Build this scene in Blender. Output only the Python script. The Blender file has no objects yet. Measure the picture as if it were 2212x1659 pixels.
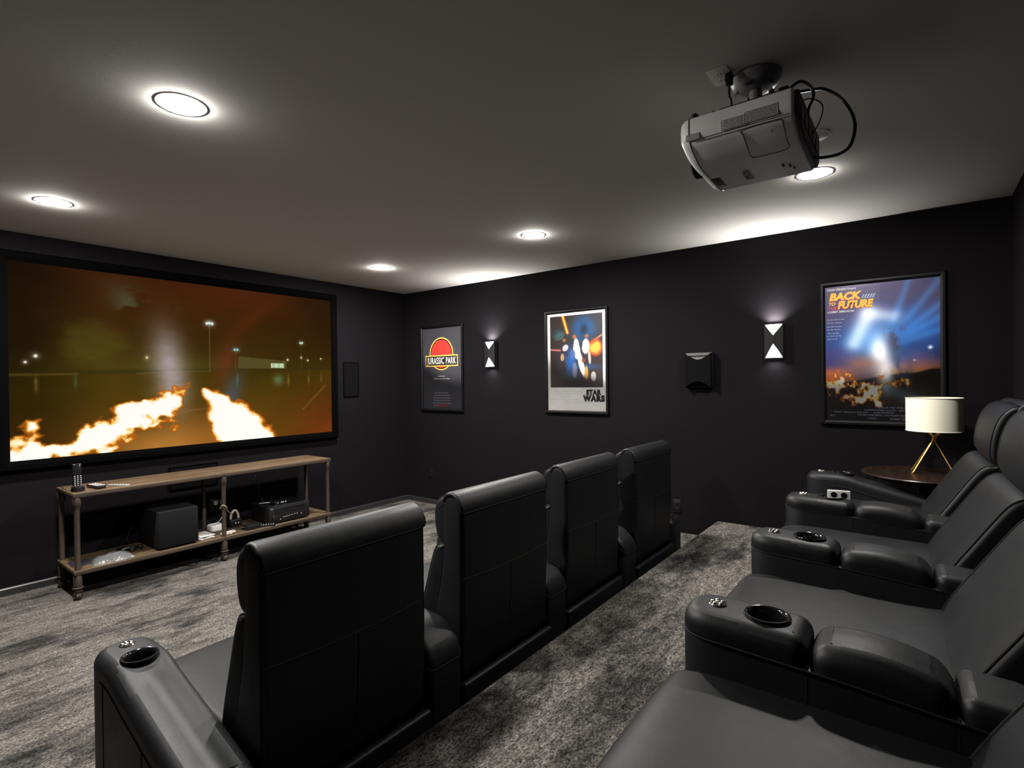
import bpy, bmesh, math, random
import numpy as np
from mathutils import Matrix, Vector

PI = math.pi
random.seed(7)
SC = bpy.context.scene
COL = SC.collection

# ------------------------------------------------------------------ camera
F_PX, YAW, PITCH, ROLL = 1146.67, 0.917822, -0.005435, -0.012332
CAM = (-4.5342, -5.1617, 1.4816)
_f = Vector((math.sin(YAW)*math.cos(PITCH), math.cos(YAW)*math.cos(PITCH), math.sin(PITCH)))
_r = Vector((math.cos(YAW), -math.sin(YAW), 0)); _u = _r.cross(_f)
_r2 = _r*math.cos(ROLL)+_u*math.sin(ROLL); _u2 = -_r*math.sin(ROLL)+_u*math.cos(ROLL)
camd = bpy.data.cameras.new('camera'); cam = bpy.data.objects.new('camera', camd); COL.objects.link(cam)
camd.sensor_fit = 'HORIZONTAL'; camd.sensor_width = 36.0; camd.lens = F_PX*36.0/2212.0
camd.clip_start = 0.02; camd.clip_end = 60
cam.matrix_world = Matrix(((_r2.x, _u2.x, -_f.x, CAM[0]), (_r2.y, _u2.y, -_f.y, CAM[1]), (_r2.z, _u2.z, -_f.z, CAM[2]), (0, 0, 0, 1)))
SC.camera = cam
# ------------------------------------------------------------------ world, exposure, lamp strengths
w = bpy.data.worlds.new('world'); SC.world = w; w.use_nodes = True
w.node_tree.nodes['Background'].inputs[0].default_value = (0.01, 0.01, 0.012, 1)
w.node_tree.nodes['Background'].inputs[1].default_value = 0.3
vs = SC.view_settings; vs.view_transform = 'Standard'; vs.look = 'None'; vs.exposure = 0.0; vs.gamma = 1.0; vs.use_curve_mapping = False
DOWNLIGHT = 1580.0      # emission of each recessed lens
SCONCE_UP = 12.0        # watts of each sconce lamp, upward
SCONCE_DOWN = 1.5
SCREEN_GAIN = 1.0

# ------------------------------------------------------------------ mesh helpers
def lin(c):
    return tuple(((v/255.0)/12.92 if v/255.0 <= 0.04045 else ((v/255.0+0.055)/1.055)**2.4) for v in c[:3])

class MB:
    def __init__(s): s.v = []; s.f = []
    def add(s, vs_, fs_, M=None):
        n = len(s.v)
        s.v += [tuple(M @ Vector(p)) if M is not None else tuple(p) for p in vs_]
        s.f += [tuple(i+n for i in f) for f in fs_]
        return s
    def box(s, x0, x1, y0, y1, z0, z1, bev=0.0, seg=2, M=None):
        if bev <= 0:
            return s.add([(x0,y0,z0),(x1,y0,z0),(x1,y1,z0),(x0,y1,z0),(x0,y0,z1),(x1,y0,z1),(x1,y1,z1),(x0,y1,z1)],
                  [(3,2,1,0),(4,5,6,7),(0,1,5,4),(1,2,6,5),(2,3,7,6),(3,0,4,7)], M)
        bm = bmesh.new(); bmesh.ops.create_cube(bm, size=1.0)
        for q in bm.verts:
            q.co = Vector(((x0+x1)/2+q.co.x*(x1-x0), (y0+y1)/2+q.co.y*(y1-y0), (z0+z1)/2+q.co.z*(z1-z0)))
        bmesh.ops.bevel(bm, geom=bm.edges[:], offset=bev, segments=seg, profile=0.5, affect='EDGES')
        bm.verts.index_update()
        s.add([tuple(q.co) for q in bm.verts], [tuple(q.index for q in f.verts) for f in bm.faces], M); bm.free()
        return s
    def loops(s, L, cap0=True, cap1=True, M=None):
        n = len(L[0]); vs_ = [p for l in L for p in l]; fs_ = []
        for k in range(len(L)-1):
            for i in range(n):
                j = (i+1) % n
                fs_.append((k*n+i, k*n+j, (k+1)*n+j, (k+1)*n+i))
        if cap0: fs_.append(tuple(range(n-1, -1, -1)))
        if cap1: fs_.append(tuple((len(L)-1)*n+i for i in range(n)))
        return s.add(vs_, fs_, M)
    def lathe(s, prof, n=32, c=(0,0,0), M=None, cap0=True, cap1=True):
        L = [[(c[0]+r*math.cos(2*PI*i/n), c[1]+r*math.sin(2*PI*i/n), c[2]+z) for i in range(n)] for r, z in prof]
        return s.loops(L, cap0, cap1, M)
    def tube(s, path, r, n=6, M=None, closed=False):
        P = [Vector(p) for p in path]; L = []
        up = None
        for i, p in enumerate(P):
            if closed: t = P[(i+1) % len(P)]-P[i-1]
            else: t = P[min(i+1, len(P)-1)]-P[max(i-1, 0)]
            t.normalize()
            if up is None:
                up = Vector((0,0,1)) if abs(t.z) < .9 else Vector((1,0,0))
            a = t.cross(up); a.normalize(); b = a.cross(t); b.normalize(); up = b
            rr = r[i] if isinstance(r, (list, tuple)) else r
            L.append([tuple(p+a*math.cos(2*PI*k/n)*rr+b*math.sin(2*PI*k/n)*rr) for k in range(n)])
        if closed: L.append(L[0])
        return s.loops(L, not closed, not closed, M)
    def mesh(s, name, mat, ang=35):
        me = bpy.data.meshes.new(name); me.from_pydata(s.v, [], s.f); me.validate()
        bm = bmesh.new(); bm.from_mesh(me); bmesh.ops.recalc_face_normals(bm, faces=bm.faces[:]); bm.to_mesh(me); bm.free()
        if mat is not None: me.materials.append(mat)
        if ang:
            me.polygons.foreach_set('use_smooth', [True]*len(me.polygons)); me.set_sharp_from_angle(angle=math.radians(ang))
        me.update()
        return me
    def obj(s, name, mat, parent=None, ang=35, loc=None):
        return put(name, s.mesh(name, mat, ang), parent, loc)

def put(name, me, parent=None, loc=None, rotz=0.0):
    o = bpy.data.objects.new(name, me); COL.objects.link(o)
    if parent is not None: o.parent = parent
    if loc is not None: o.location = loc
    if rotz: o.rotation_euler = (0, 0, rotz)
    return o
def tag(o, label, cat, group=None):
    o['label'] = label; o['category'] = cat
    if group: o['group'] = group
    return o
def thing(name, label, cat, loc=(0,0,0), group=None, M=None):
    o = bpy.data.objects.new(name, None); COL.objects.link(o); o.empty_display_size = 0.1
    if M is not None: o.matrix_world = M
    else: o.location = loc
    return tag(o, label, cat, group)
def struct(o):
    o['kind'] = 'structure'; return o

def catmull(pts, n=6, closed=False):
    P = [Vector(p) for p in pts]; out = []; m = len(P)
    rng = range(m if closed else m-1)
    for i in rng:
        p0 = P[(i-1) % m] if (closed or i > 0) else P[0]
        p1 = P[i]; p2 = P[(i+1) % m]
        p3 = P[(i+2) % m] if (closed or i+2 < m) else P[-1]
        for k in range(n):
            t = k/n
            out.append(0.5*((2*p1)+(p2-p0)*t+(2*p0-5*p1+4*p2-p3)*t*t+(3*p1-p0-3*p2+p3)*t*t*t))
    if not closed: out.append(P[-1].copy())
    return [tuple(q) for q in out]

def area2(p):
    return sum(p[i][0]*p[(i+1) % len(p)][1]-p[(i+1) % len(p)][0]*p[i][1] for i in range(len(p)))/2
def offs(poly, d):
    """offset a 2D loop outward by d along its vertex normals"""
    n = len(poly); sg = 1 if area2(poly) > 0 else -1; out = []
    for i in range(n):
        a = Vector(poly[i-1]); b = Vector(poly[i]); c = Vector(poly[(i+1) % n])
        e1 = (b-a); e2 = (c-b)
        if e1.length < 1e-9: e1 = e2
        if e2.length < 1e-9: e2 = e1
        e1.normalize(); e2.normalize()
        n1 = Vector((e1.y, -e1.x))*sg; n2 = Vector((e2.y, -e2.x))*sg
        m = n1+n2
        if m.length < 1e-6: m = n1
        m.normalize(); k = max(0.5, m.dot(n1))
        out.append(tuple(b+m*(d/k)))
    return out
def rpoly(pts, seg=5):
    """polygon with rounded corners: pts = (a, b, radius)"""
    n = len(pts); out = []
    for i in range(n):
        p = Vector(pts[i][:2]); a = Vector(pts[i-1][:2]); c = Vector(pts[(i+1) % n][:2]); r = pts[i][2]
        if r <= 0: out.append(tuple(p)); continue
        d1 = (a-p); d2 = (c-p); l1 = d1.length; l2 = d2.length; d1.normalize(); d2.normalize()
        r = min(r, .48*l1, .48*l2)
        A = p+d1*r; B = p+d2*r
        for k in range(seg+1):
            t = k/seg
            out.append(tuple(A*(1-t)**2+p*2*t*(1-t)+B*t*t))
    return out
def pillow(mb, prof, x0, x1, r, n=5, crown=0.0, mid=6, axis='x', M=None, r1=None):
    """profile loop (a, b) swept along an axis with rounded rims and a slight crown"""
    st = []
    r1 = r if r1 is None else r1
    for k in range(n+1):
        a = (1-k/n)*PI/2; st.append((x0+r*(1-math.sin(a)), -r*(1-math.cos(a))))
    for k in range(1, mid):
        t = k/mid; st.append((x0+r+(x1-r1-x0-r)*t, crown*(1-(2*t-1)**2)))
    for k in range(n+1):
        a = k/n*PI/2; st.append((x1-r1*(1-math.sin(a)), -r1*(1-math.cos(a))))
    L = []
    for x, d in st:
        q = offs(prof, d) if abs(d) > 1e-9 else prof
        if axis == 'x': L.append([(x, a, b) for a, b in q])
        elif axis == 'y': L.append([(a, x, b) for a, b in q])
        else: L.append([(a, b, x) for a, b in q])
    return mb.loops(L, True, True, M)
def slab(mb, outline, zb, zt, r, n=5, rb=0.0, hole=None, M=None, crown=0.0):
    """plan outline (x, y) raised from zb(y) to zt(y) with a rounded top rim; optional round hole (cx, cy, rad) in the top"""
    zbf = zb if callable(zb) else (lambda y: zb); ztf = zt if callable(zt) else (lambda y: zt)
    L = []
    if rb > 0:
        for k in range(4):
            a = k/3*PI/2; q = offs(outline, -rb*(1-math.sin(a))) if k < 3 else outline
            L.append([(x, y, zbf(y)+rb*(1-math.cos(a))) for x, y in q])
    else: L.append([(x, y, zbf(y)) for x, y in outline])
    L.append([(x, y, ztf(y)-r) for x, y in outline])
    for k in range(1, n+1):
        a = k/n*PI/2; q = offs(outline, -r*(1-math.cos(a)))
        L.append([(x, y, ztf(y)-r*(1-math.sin(a))) for x, y in q])
    mb.loops(L, True, False, M)
    top = L[-1]; n0 = len(top)
    # pair mirrored rim points and bridge them with crowned strips; the part around a hole is filled flat
    left = sorted([p for p in top if p[0] < -1e-7], key=lambda p: -p[1]); right = sorted([p for p in top if p[0] > 1e-7], key=lambda p: -p[1])
    k0 = 0
    if hole is not None:
        cx, cy, hr = hole; k0 = max([i for i in range(len(left)) if left[i][1] > cy-hr-.045])
        ring = [(cx+hr*math.cos(2*PI*i/28), cy+hr*math.sin(2*PI*i/28)) for i in range(28)]
        fr = left[:k0+1][::-1]+right[:k0+1]
        bm = bmesh.new()
        a = [bm.verts.new(p) for p in fr]; b = [bm.verts.new((x, y, ztf(y))) for x, y in ring]
        ed = [bm.edges.new((a[i], a[(i+1) % len(a)])) for i in range(len(a))]+[bm.edges.new((b[i], b[(i+1) % 28])) for i in range(28)]
        bmesh.ops.triangle_fill(bm, use_beauty=True, edges=ed)
        bm.verts.index_update()
        mb.add([tuple(q.co) for q in bm.verts], [tuple(q.index for q in f.verts) for f in bm.faces], M); bm.free()
    nc = 8; vs_ = []; fs_ = []
    for k in range(k0, len(left)):
        a = Vector(left[k]); b = Vector(right[k]); e = min(1, (k-k0)/3) if hole is not None else 1
        e = e*min(1, (len(left)-1-k)/2, 1 if hole is not None else k/2)
        for c in range(nc+1):
            q = a+(b-a)*(c/nc); q.z += crown*e*(1-(2*c/nc-1)**2)**2; vs_.append(tuple(q))
    for k in range(len(left)-1-k0):
        for c in range(nc): i = k*(nc+1)+c; fs_.append((i, i+1, i+nc+2, i+nc+1))
    if hole is None and len(left) > 1 and abs(left[0][0]) < 1e-7: pass
    mb.add(vs_, fs_, M)
    return mb

def weld(me, d=1e-5):
    bm = bmesh.new(); bm.from_mesh(me); bmesh.ops.remove_doubles(bm, verts=bm.verts[:], dist=d)
    bmesh.ops.recalc_face_normals(bm, faces=bm.faces[:]); bm.to_mesh(me); bm.free()
    me.polygons.foreach_set('use_smooth', [True]*len(me.polygons)); me.set_sharp_from_angle(angle=math.radians(40)); me.update()
    return me

# ------------------------------------------------------------------ materials
def newmat(name):
    m = bpy.data.materials.new(name); m.use_nodes = True
    nt = m.node_tree; return m, nt, nt.nodes['Principled BSDF']
def simple(name, col, rough=.5, metal=0.0, spec=.5, bump=None, var=None, coat=0.0, emit=None):
    """principled with procedural colour variation (scale, amount) and bump (scale, strength, distance)"""
    m, nt, b = newmat(name); N = nt.nodes; K = nt.links
    b.inputs['Base Color'].default_value = (*col, 1); b.inputs['Roughness'].default_value = rough
    b.inputs['Metallic'].default_value = metal; b.inputs['Specular IOR Level'].default_value = spec
    b.inputs['Coat Weight'].default_value = coat
    tc = N.new('ShaderNodeTexCoord')
    if var is None: var = (14.0, .08)
    nz = N.new('ShaderNodeTexNoise'); nz.inputs['Scale'].default_value = var[0]; nz.inputs['Detail'].default_value = 4
    K.new(tc.outputs['Object'], nz.inputs['Vector'])
    mx = N.new('ShaderNodeMix'); mx.data_type = 'RGBA'
    mx.inputs[6].default_value = (*[c*(1-var[1]) for c in col], 1); mx.inputs[7].default_value = (*[min(1, c*(1+var[1])) for c in col], 1)
    K.new(nz.outputs['Fac'], mx.inputs[0]); K.new(mx.outputs[2], b.inputs['Base Color'])
    if bump:
        n2 = N.new('ShaderNodeTexNoise'); n2.inputs['Scale'].default_value = bump[0]; n2.inputs['Detail'].default_value = 3
        K.new(tc.outputs['Object'], n2.inputs['Vector'])
        bp = N.new('ShaderNodeBump'); bp.inputs['Strength'].default_value = bump[1]; bp.inputs['Distance'].default_value = bump[2]
        K.new(n2.outputs['Fac'], bp.inputs['Height']); K.new(bp.outputs['Normal'], b.inputs['Normal'])
    if emit:
        b.inputs['Emission Color'].default_value = (*emit[0], 1); b.inputs['Emission Strength'].default_value = emit[1]
    return m
def emission(name, col, k):
    m = bpy.data.materials.new(name); m.use_nodes = True; nt = m.node_tree; nt.nodes.clear()
    e = nt.nodes.new('ShaderNodeEmission'); e.inputs[0].default_value = (*col, 1); e.inputs[1].default_value = k
    o = nt.nodes.new('ShaderNodeOutputMaterial'); nt.links.new(e.outputs[0], o.inputs[0]); return m

def leather(name):
    m, nt, b = newmat(name); N = nt.nodes; K = nt.links
    tc = N.new('ShaderNodeTexCoord')
    n1 = N.new('ShaderNodeTexNoise'); n1.inputs['Scale'].default_value = 9; n1.inputs['Detail'].default_value = 5
    K.new(tc.outputs['Object'], n1.inputs['Vector'])
    cr = N.new('ShaderNodeMix'); cr.data_type = 'RGBA'
    cr.inputs[6].default_value = (.0030, .0036, .0047, 1); cr.inputs[7].default_value = (.0052, .0058, .0070, 1)
    K.new(n1.outputs['Fac'], cr.inputs[0]); K.new(cr.outputs[2], b.inputs['Base Color'])
    mr = N.new('ShaderNodeMapRange'); mr.inputs[3].default_value = .47; mr.inputs[4].default_value = .57
    K.new(n1.outputs['Fac'], mr.inputs[0]); K.new(mr.outputs[0], b.inputs['Roughness'])
    b.inputs['Specular IOR Level'].default_value = .27
    vo = N.new('ShaderNodeTexVoronoi'); vo.inputs['Scale'].default_value = 420
    K.new(tc.outputs['Object'], vo.inputs['Vector'])
    n2 = N.new('ShaderNodeTexNoise'); n2.inputs['Scale'].default_value = 16; n2.inputs['Detail'].default_value = 3
    mp = N.new('ShaderNodeMapping'); mp.inputs['Scale'].default_value = (1, 1, .45); mp.inputs['Rotation'].default_value = (0, .5, .3)
    K.new(tc.outputs['Object'], mp.inputs[0]); K.new(mp.outputs[0], n2.inputs['Vector'])
    b1 = N.new('ShaderNodeBump'); b1.inputs['Strength'].default_value = .10; b1.inputs['Distance'].default_value = .0012
    K.new(vo.outputs['Distance'], b1.inputs['Height'])
    b2 = N.new('ShaderNodeBump'); b2.inputs['Strength'].default_value = .10; b2.inputs['Distance'].default_value = .012
    K.new(n2.outputs['Fac'], b2.inputs['Height']); K.new(b1.outputs['Normal'], b2.inputs['Normal'])
    K.new(b2.outputs['Normal'], b.inputs['Normal'])
    return m

def carpet(name):
    m, nt, b = newmat(name); N = nt.nodes; K = nt.links
    tc = N.new('ShaderNodeTexCoord')
    def noise(scale, detail, sx, sy, rough=.55, dist=0.0, off=0.0):
        mp = N.new('ShaderNodeMapping'); mp.inputs['Scale'].default_value = (sx, sy, 1); mp.inputs['Location'].default_value = (off, off*.7, 0)
        nz = N.new('ShaderNodeTexNoise'); nz.inputs['Scale'].default_value = scale; nz.inputs['Detail'].default_value = detail
        nz.inputs['Roughness'].default_value = rough; nz.inputs['Distortion'].default_value = dist
        K.new(tc.outputs['Object'], mp.inputs[0]); K.new(mp.outputs[0], nz.inputs['Vector']); return nz.outputs['Fac']
    def ramp(sock, p0, c0, p1, c1):
        r = N.new('ShaderNodeValToRGB'); e = r.color_ramp.elements
        e[0].position = p0; e[0].color = (*c0, 1); e[1].position = p1; e[1].color = (*c1, 1)
        K.new(sock, r.inputs[0]); return r.outputs[0]
    def mix(mode, fac, a, c):
        x = N.new('ShaderNodeMix'); x.data_type = 'RGBA'; x.blend_type = mode; x.inputs[0].default_value = fac
        K.new(a, x.inputs[6]); K.new(c, x.inputs[7]); return x.outputs[2]
    clouds = ramp(noise(2.6, 10, .70, 1.45, .70, .15, 3.1), .39, (.025, .0242, .0235), .53, (.110, .103, .096))
    streak = ramp(noise(7.0, 5, .45, 3.2, .65, .3, 1.7), .32, (.62, .62, .62), .60, (1.08, 1.08, 1.08))
    grain = ramp(noise(120, 3, .8, 1.2, .7), .36, (.10, .10, .10), .66, (2.0, 1.97, 1.92))
    fleck = ramp(noise(38, 4, .7, 1.3, .7, 0, 5.0), .32, (.50, .50, .50), .66, (1.42, 1.40, 1.38))
    c = mix('MULTIPLY', 1.0, clouds, streak); c = mix('MULTIPLY', .9, c, grain); c = mix('MULTIPLY', .9, c, fleck)
    K.new(c, b.inputs['Base Color'])
    b.inputs['Roughness'].default_value = 1.0; b.inputs['Specular IOR Level'].default_value = .05
    bp = N.new('ShaderNodeBump'); bp.inputs['Strength'].default_value = .8; bp.inputs['Distance'].default_value = .006
    K.new(noise(120, 3, .8, 1.2, .7), bp.inputs['Height']); K.new(bp.outputs['Normal'], b.inputs['Normal'])
    return m

def wood(name, c0, c1, rough=.6, scale=1.0, coat=0.0):
    m, nt, b = newmat(name); N = nt.nodes; K = nt.links
    tc = N.new('ShaderNodeTexCoord'); mp = N.new('ShaderNodeMapping'); mp.inputs['Scale'].default_value = (1.2*scale, 18*scale, 18*scale)
    nz = N.new('ShaderNodeTexNoise'); nz.inputs['Scale'].default_value = 2.2; nz.inputs['Detail'].default_value = 7; nz.inputs['Roughness'].default_value = .65; nz.inputs['Distortion'].default_value = .8
    K.new(tc.outputs['Object'], mp.inputs[0]); K.new(mp.outputs[0], nz.inputs['Vector'])
    r = N.new('ShaderNodeValToRGB'); e = r.color_ramp.elements
    e[0].position = .34; e[0].color = (*c0, 1); e[1].position = .66; e[1].color = (*c1, 1)
    K.new(nz.outputs['Fac'], r.inputs[0]); K.new(r.outputs[0], b.inputs['Base Color'])
    b.inputs['Roughness'].default_value = rough; b.inputs['Coat Weight'].default_value = coat; b.inputs['Coat Roughness'].default_value = .15
    bp = N.new('ShaderNodeBump'); bp.inputs['Strength'].default_value = .25; bp.inputs['Distance'].default_value = .002
    K.new(nz.outputs['Fac'], bp.inputs['Height']); K.new(bp.outputs['Normal'], b.inputs['Normal'])
    return m
def printed(name, rough=.35, emit=0.0):
    """colour attribute painted by the numeric functions below"""
    m, nt, b = newmat(name); N = nt.nodes; K = nt.links
    at = N.new('ShaderNodeAttribute'); at.attribute_name = 'paint'
    if emit > 0:
        N.remove(b); e = N.new('ShaderNodeEmission'); K.new(at.outputs['Color'], e.inputs[0]); e.inputs[1].default_value = emit
        K.new(e.outputs[0], N['Material Output'].inputs[0])
    else:
        K.new(at.outputs['Color'], b.inputs['Base Color']); b.inputs['Roughness'].default_value = rough
    return m
def glazing(name):
    m = bpy.data.materials.new(name); m.use_nodes = True; nt = m.node_tree; nt.nodes.clear(); N = nt.nodes; K = nt.links
    t = N.new('ShaderNodeBsdfTransparent'); g = N.new('ShaderNodeBsdfGlossy'); g.inputs['Roughness'].default_value = .03
    f = N.new('ShaderNodeFresnel'); f.inputs[0].default_value = 1.45; mx = N.new('ShaderNodeMixShader'); o = N.new('ShaderNodeOutputMaterial')
    K.new(f.outputs[0], mx.inputs[0]); K.new(t.outputs[0], mx.inputs[1]); K.new(g.outputs[0], mx.inputs[2]); K.new(mx.outputs[0], o.inputs[0]); return m

M_LEATHER = leather('black_leather')
M_SEAM = simple('seam_thread', (.006, .006, .0065), .7, spec=.25)
M_CARPET = carpet('mottled_carpet')
M_WALL = simple('aubergine_wall_paint', (.0046, .0037, .0050), .85, spec=.08, bump=(260, .08, .002), var=(3, .08))
M_CEIL = simple('ceiling_paint', (.66, .642, .612), .9, spec=.2, bump=(180, .06, .002), var=(2, .03))
M_BASE = simple('dark_baseboard_paint', (.020, .019, .020), .35, spec=.5)
M_VELVET = simple('black_velvet', (.0012, .0012, .0013), 1.0, spec=.02)
M_BLACK = simple('black_plastic', (.0055, .0055, .006), .38, spec=.35)
M_BLACKM = simple('matte_black', (.006, .006, .0065), .7, spec=.2)
M_GLOSSB = simple('gloss_black', (.006, .006, .007), .12)
M_FRAME = simple('black_frame_lacquer', (.0025, .0025, .003), .4, spec=.2)
M_GRILLE = simple('speaker_cloth', (.0025, .0025, .003), .9, spec=.06, bump=(900, .3, .001))
M_CHROME = simple('chrome', (.85, .82, .78), .12, 1.0)
M_SILVER = simple('silver_plastic', (.42, .41, .39), .35, .3)
M_WHITE = simple('white_plastic', (.72, .72, .70), .4)
M_TRIM = simple('white_trim', (.80, .79, .77), .5)
M_PROJ = simple('projector_white', (.86, .855, .84), .38, bump=(500, .03, .001))
M_PGRAY = simple('projector_print', (.07, .07, .075), .6)
M_PDARK = simple('projector_rear_grey', (.055, .055, .056), .5)
M_MOUNT = simple('mount_grey_metal', (.34, .34, .35), .4, .4)
M_WOOD = wood('weathered_oak', (.026, .0145, .0060), (.125, .076, .034))
M_WOODEDGE = wood('weathered_oak_edge', (.020, .012, .007), (.055, .033, .019))
M_PIPE = simple('rusty_brown_iron', (.032, .021, .0135), .6, .25, bump=(160, .35, .003), var=(40, .45))
M_WALNUT = wood('dark_walnut', (.007, .004, .003), (.030, .014, .008), .30, 1.0, .3)
M_BRASS = simple('aged_brass', (.62, .36, .11), .24, 1.0, var=(18, .15))
M_SHADE = simple('cream_linen_shade', (.80, .76, .62), .9, spec=.1, bump=(420, .25, .002), var=(60, .03))
M_CORD = simple('black_cord', (.008, .008, .008), .5)
M_WCORD = simple('white_cord', (.55, .54, .52), .5)
M_LENS = emission('lit_downlight_lens', (1.0, .965, .91), DOWNLIGHT)
M_LENS5 = emission('lit_dimmed_downlight_lens', (1.0, .965, .91), DOWNLIGHT*.48)
M_SLENS = emission('lit_sconce_diffuser', (1.0, .98, .95), 6.0)
M_GLAZE = glazing('acrylic_glazing')
M_BAG = simple('crumpled_clear_plastic', (.10, .10, .10), .18, spec=.6, bump=(38, .6, .01))

# ------------------------------------------------------------------ the room shell
XL, YB, HC = -4.80, -5.634, 2.60
STEP_Z, PLAT_Z, PLAT_Y = .15, .295, -3.812
T = .12
struct(MB().box(XL-T, T, YB-T, T, -T, 0).obj('floor', M_CARPET))
struct(MB().box(XL-T, T, YB-T, T, HC, HC+T).obj('ceiling', M_CEIL))
struct(MB().box(XL-T, T, 0, T, 0, HC).obj('wall_front', M_WALL))
struct(MB().box(0, T, YB-T, 0, 0, HC).obj('wall_right', M_WALL))
struct(MB().box(XL-T, T, YB-T, YB, 0, HC).obj('wall_back', M_WALL))
struct(MB().box(XL-T, XL, YB, 0, 0, HC).obj('wall_left', M_WALL))
pf = rpoly([(PLAT_Y, 0, 0), (PLAT_Y, PLAT_Z, .03), (YB, PLAT_Z, 0), (YB, 0, 0)])
mb = MB(); mb.loops([[(x, a, b) for a, b in pf] for x in (XL, 0)])
struct(mb.obj('floor_platform', M_CARPET))
pf = rpoly([(-3.44, 0, 0), (-3.44, STEP_Z, .025), (PLAT_Y, STEP_Z, 0), (PLAT_Y, 0, 0)])
mb = MB(); mb.loops([[(x, a, b) for a, b in pf] for x in (-.47, 0)])
struct(mb.obj('floor_step', M_CARPET))
def baseboard(name, along):
    pr = [(0, 0), (.014, 0), (.014, .046), (.010, .052), (.004, .056), (0, .056)]
    mb = MB()
    if along == 'x': mb.loops([[(x, -a, b) for a, b in pr] for x in (XL, 0)])
    else: mb.loops([[(-a, y, b) for a, b in pr] for y in (-3.44, 0)])
    return struct(mb.obj(name, M_BASE, ang=30))
baseboard('baseboard_front', 'x'); baseboard('baseboard_right', 'y')

# ------------------------------------------------------------------ theatre recliners
P_, HW = .826, .323          # chair pitch and half width of the seat between the arms
Y = lambda v: -v             # v = distance behind the front of the arms
def zarm(y):
    v = -y
    return .577 if v < .18 else .577-.24*(v-.18)*min(1, (v-.18)/.12)**.5
def zseam(y):
    v = -y; return .540-.085*v
ARMW = .092
def arm_outline(v0, v1, rf, rr, hw=ARMW):
    return rpoly([(-hw, Y(v0), rf), (hw, Y(v0), rf), (hw, Y(v1), rr), (-hw, Y(v1), rr)], 8)
CUP = (0, Y(.205), .0470)
MESH = {}
def M_(key, fn):
    if key not in MESH: MESH[key] = fn()
    return MESH[key]
def dens(poly, step=.04):
    out = []
    for i in range(len(poly)):
        a = Vector(poly[i]); b = Vector(poly[(i+1) % len(poly)]); k = max(1, int((b-a).length/step))
        for j in range(k): out.append(tuple(a+(b-a)*j/k))
    return out
def zrear(y):
    v = -y; return .532-.05*(v-.58)-5.2*max(0, v-.70)**2
def end_arm():
    mb = MB(); slab(mb, dens(arm_outline(0, .83, .13, .05), .03), .035, zarm, .044, 7, hole=CUP, crown=.010)
    return weld(mb.mesh('arm', M_LEATHER))
def inner_arm():
    mb = MB(); slab(mb, dens(arm_outline(.0003, .8295, .13, .034, .0903), .03), .035, lambda y: min(zseam(y), zrear(y)-.034)-.008, .003, 2)
    return weld(mb.mesh('arm', M_LEATHER))
def cup_block():
    mb = MB(); slab(mb, dens(arm_outline(0, .3045, .13, .042, .0905), .02), lambda y: zseam(y)-.016, lambda y: .579-.03*(-y), .038, 6, hole=CUP)
    return weld(mb.mesh('cup_block', M_LEATHER))
def pad_block():
    o = dens(arm_outline(.3055, .5785, .048, .048, .0905), .02)
    mb = MB(); slab(mb, o, lambda y: zseam(y)-.016, lambda y: .560-.085*(-y-.3)+.020*math.sin(PI*min(1, max(0, (-y-.31)/.265))), .044, 7, crown=.003)
    return weld(mb.mesh('arm_pad', M_LEATHER))
def rear_block():
    o = dens(arm_outline(.5795, .83, .034, .034, .0905), .02)
    mb = MB(); slab(mb, o, lambda y: min(zseam(y), zrear(y)-.034)-.016, zrear, .030, 5)
    return weld(mb.mesh('rear_block', M_LEATHER))
def cup_mesh():
    z = zarm(CUP[1])+.001
    mb = MB(); mb.lathe([(.0455, -.075), (.0455, -.010), (.0545, -.004), (.0560, .002), (.0540, .0055), (.0500, .0060), (.0462, .003), (.0430, -.006), (.0415, -.068), (.0, -.070)], 40, (CUP[0], CUP[1], z), cap0=False, cap1=False)
    return mb.mesh('cup_holder', M_GLOSSB, 50)
def button_mesh():
    z = zarm(0)+.001; c = (0, Y(.082), z); mb = MB()
    mb.lathe([(.0235, -.004), (.0235, .001), (.0215, .0030), (.010, .0035), (0, .0035)], 28, c, cap0=False, cap1=False)
    for k in range(5):
        a = 2*PI*k/5+.3
        mb.lathe([(.0066, 0), (.0062, .0035), (.0042, .0056), (0, .0062)], 12, (c[0]+.0135*math.cos(a), c[1]+.0135*math.sin(a), z+.002), cap0=False, cap1=False)
    mb.lathe([(.0052, 0), (.0050, .004), (.0030, .0058), (0, .0062)], 12, (c[0], c[1], z+.002), cap0=False, cap1=False)
    return mb.mesh('recline_button', M_CHROME, 40)
def arm_seam(kind):
    mb = MB(); o = dens(arm_outline(0, .83, .13, .03, ARMW if kind == 'end' else .0905))
    if kind == 'inner':
        mb.tube([(x*1.004, y, min(zseam(y), zrear(y)-.034)-.009) for x, y in o], .0024, 6, closed=True)
        for v in (.305, .578):
            for s in (-1, 1): mb.tube([(s*.0895, Y(v), z) for z in (.05, .3, zseam(-v))], .0014, 5)
    else:
        for v in (.16, .50):
            for s in (-1, 1): mb.tube([(s*(ARMW+.0004), Y(v), z) for z in (.05, .3, zarm(-v)-.075)], .0014, 5)
        for s in (-1, 1):
            mb.tube([(s*(ARMW+.0004), Y(v), zarm(-v)-.072) for v in [.13+.05*i for i in range(14)]], .0020, 6)
    return mb.mesh('seam', M_SEAM)
def recl(prof, th, pv=(.62, .24)):
    if th > 0: prof = [(a, b if b < .79 else .79+(b-.79)*1.42) for a, b in prof]
    c, s = math.cos(th), math.sin(th)
    return [(pv[0]+(a-pv[0])*c+(b-pv[1])*s, pv[1]-(a-pv[0])*s+(b-pv[1])*c) for a, b in prof]
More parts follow.
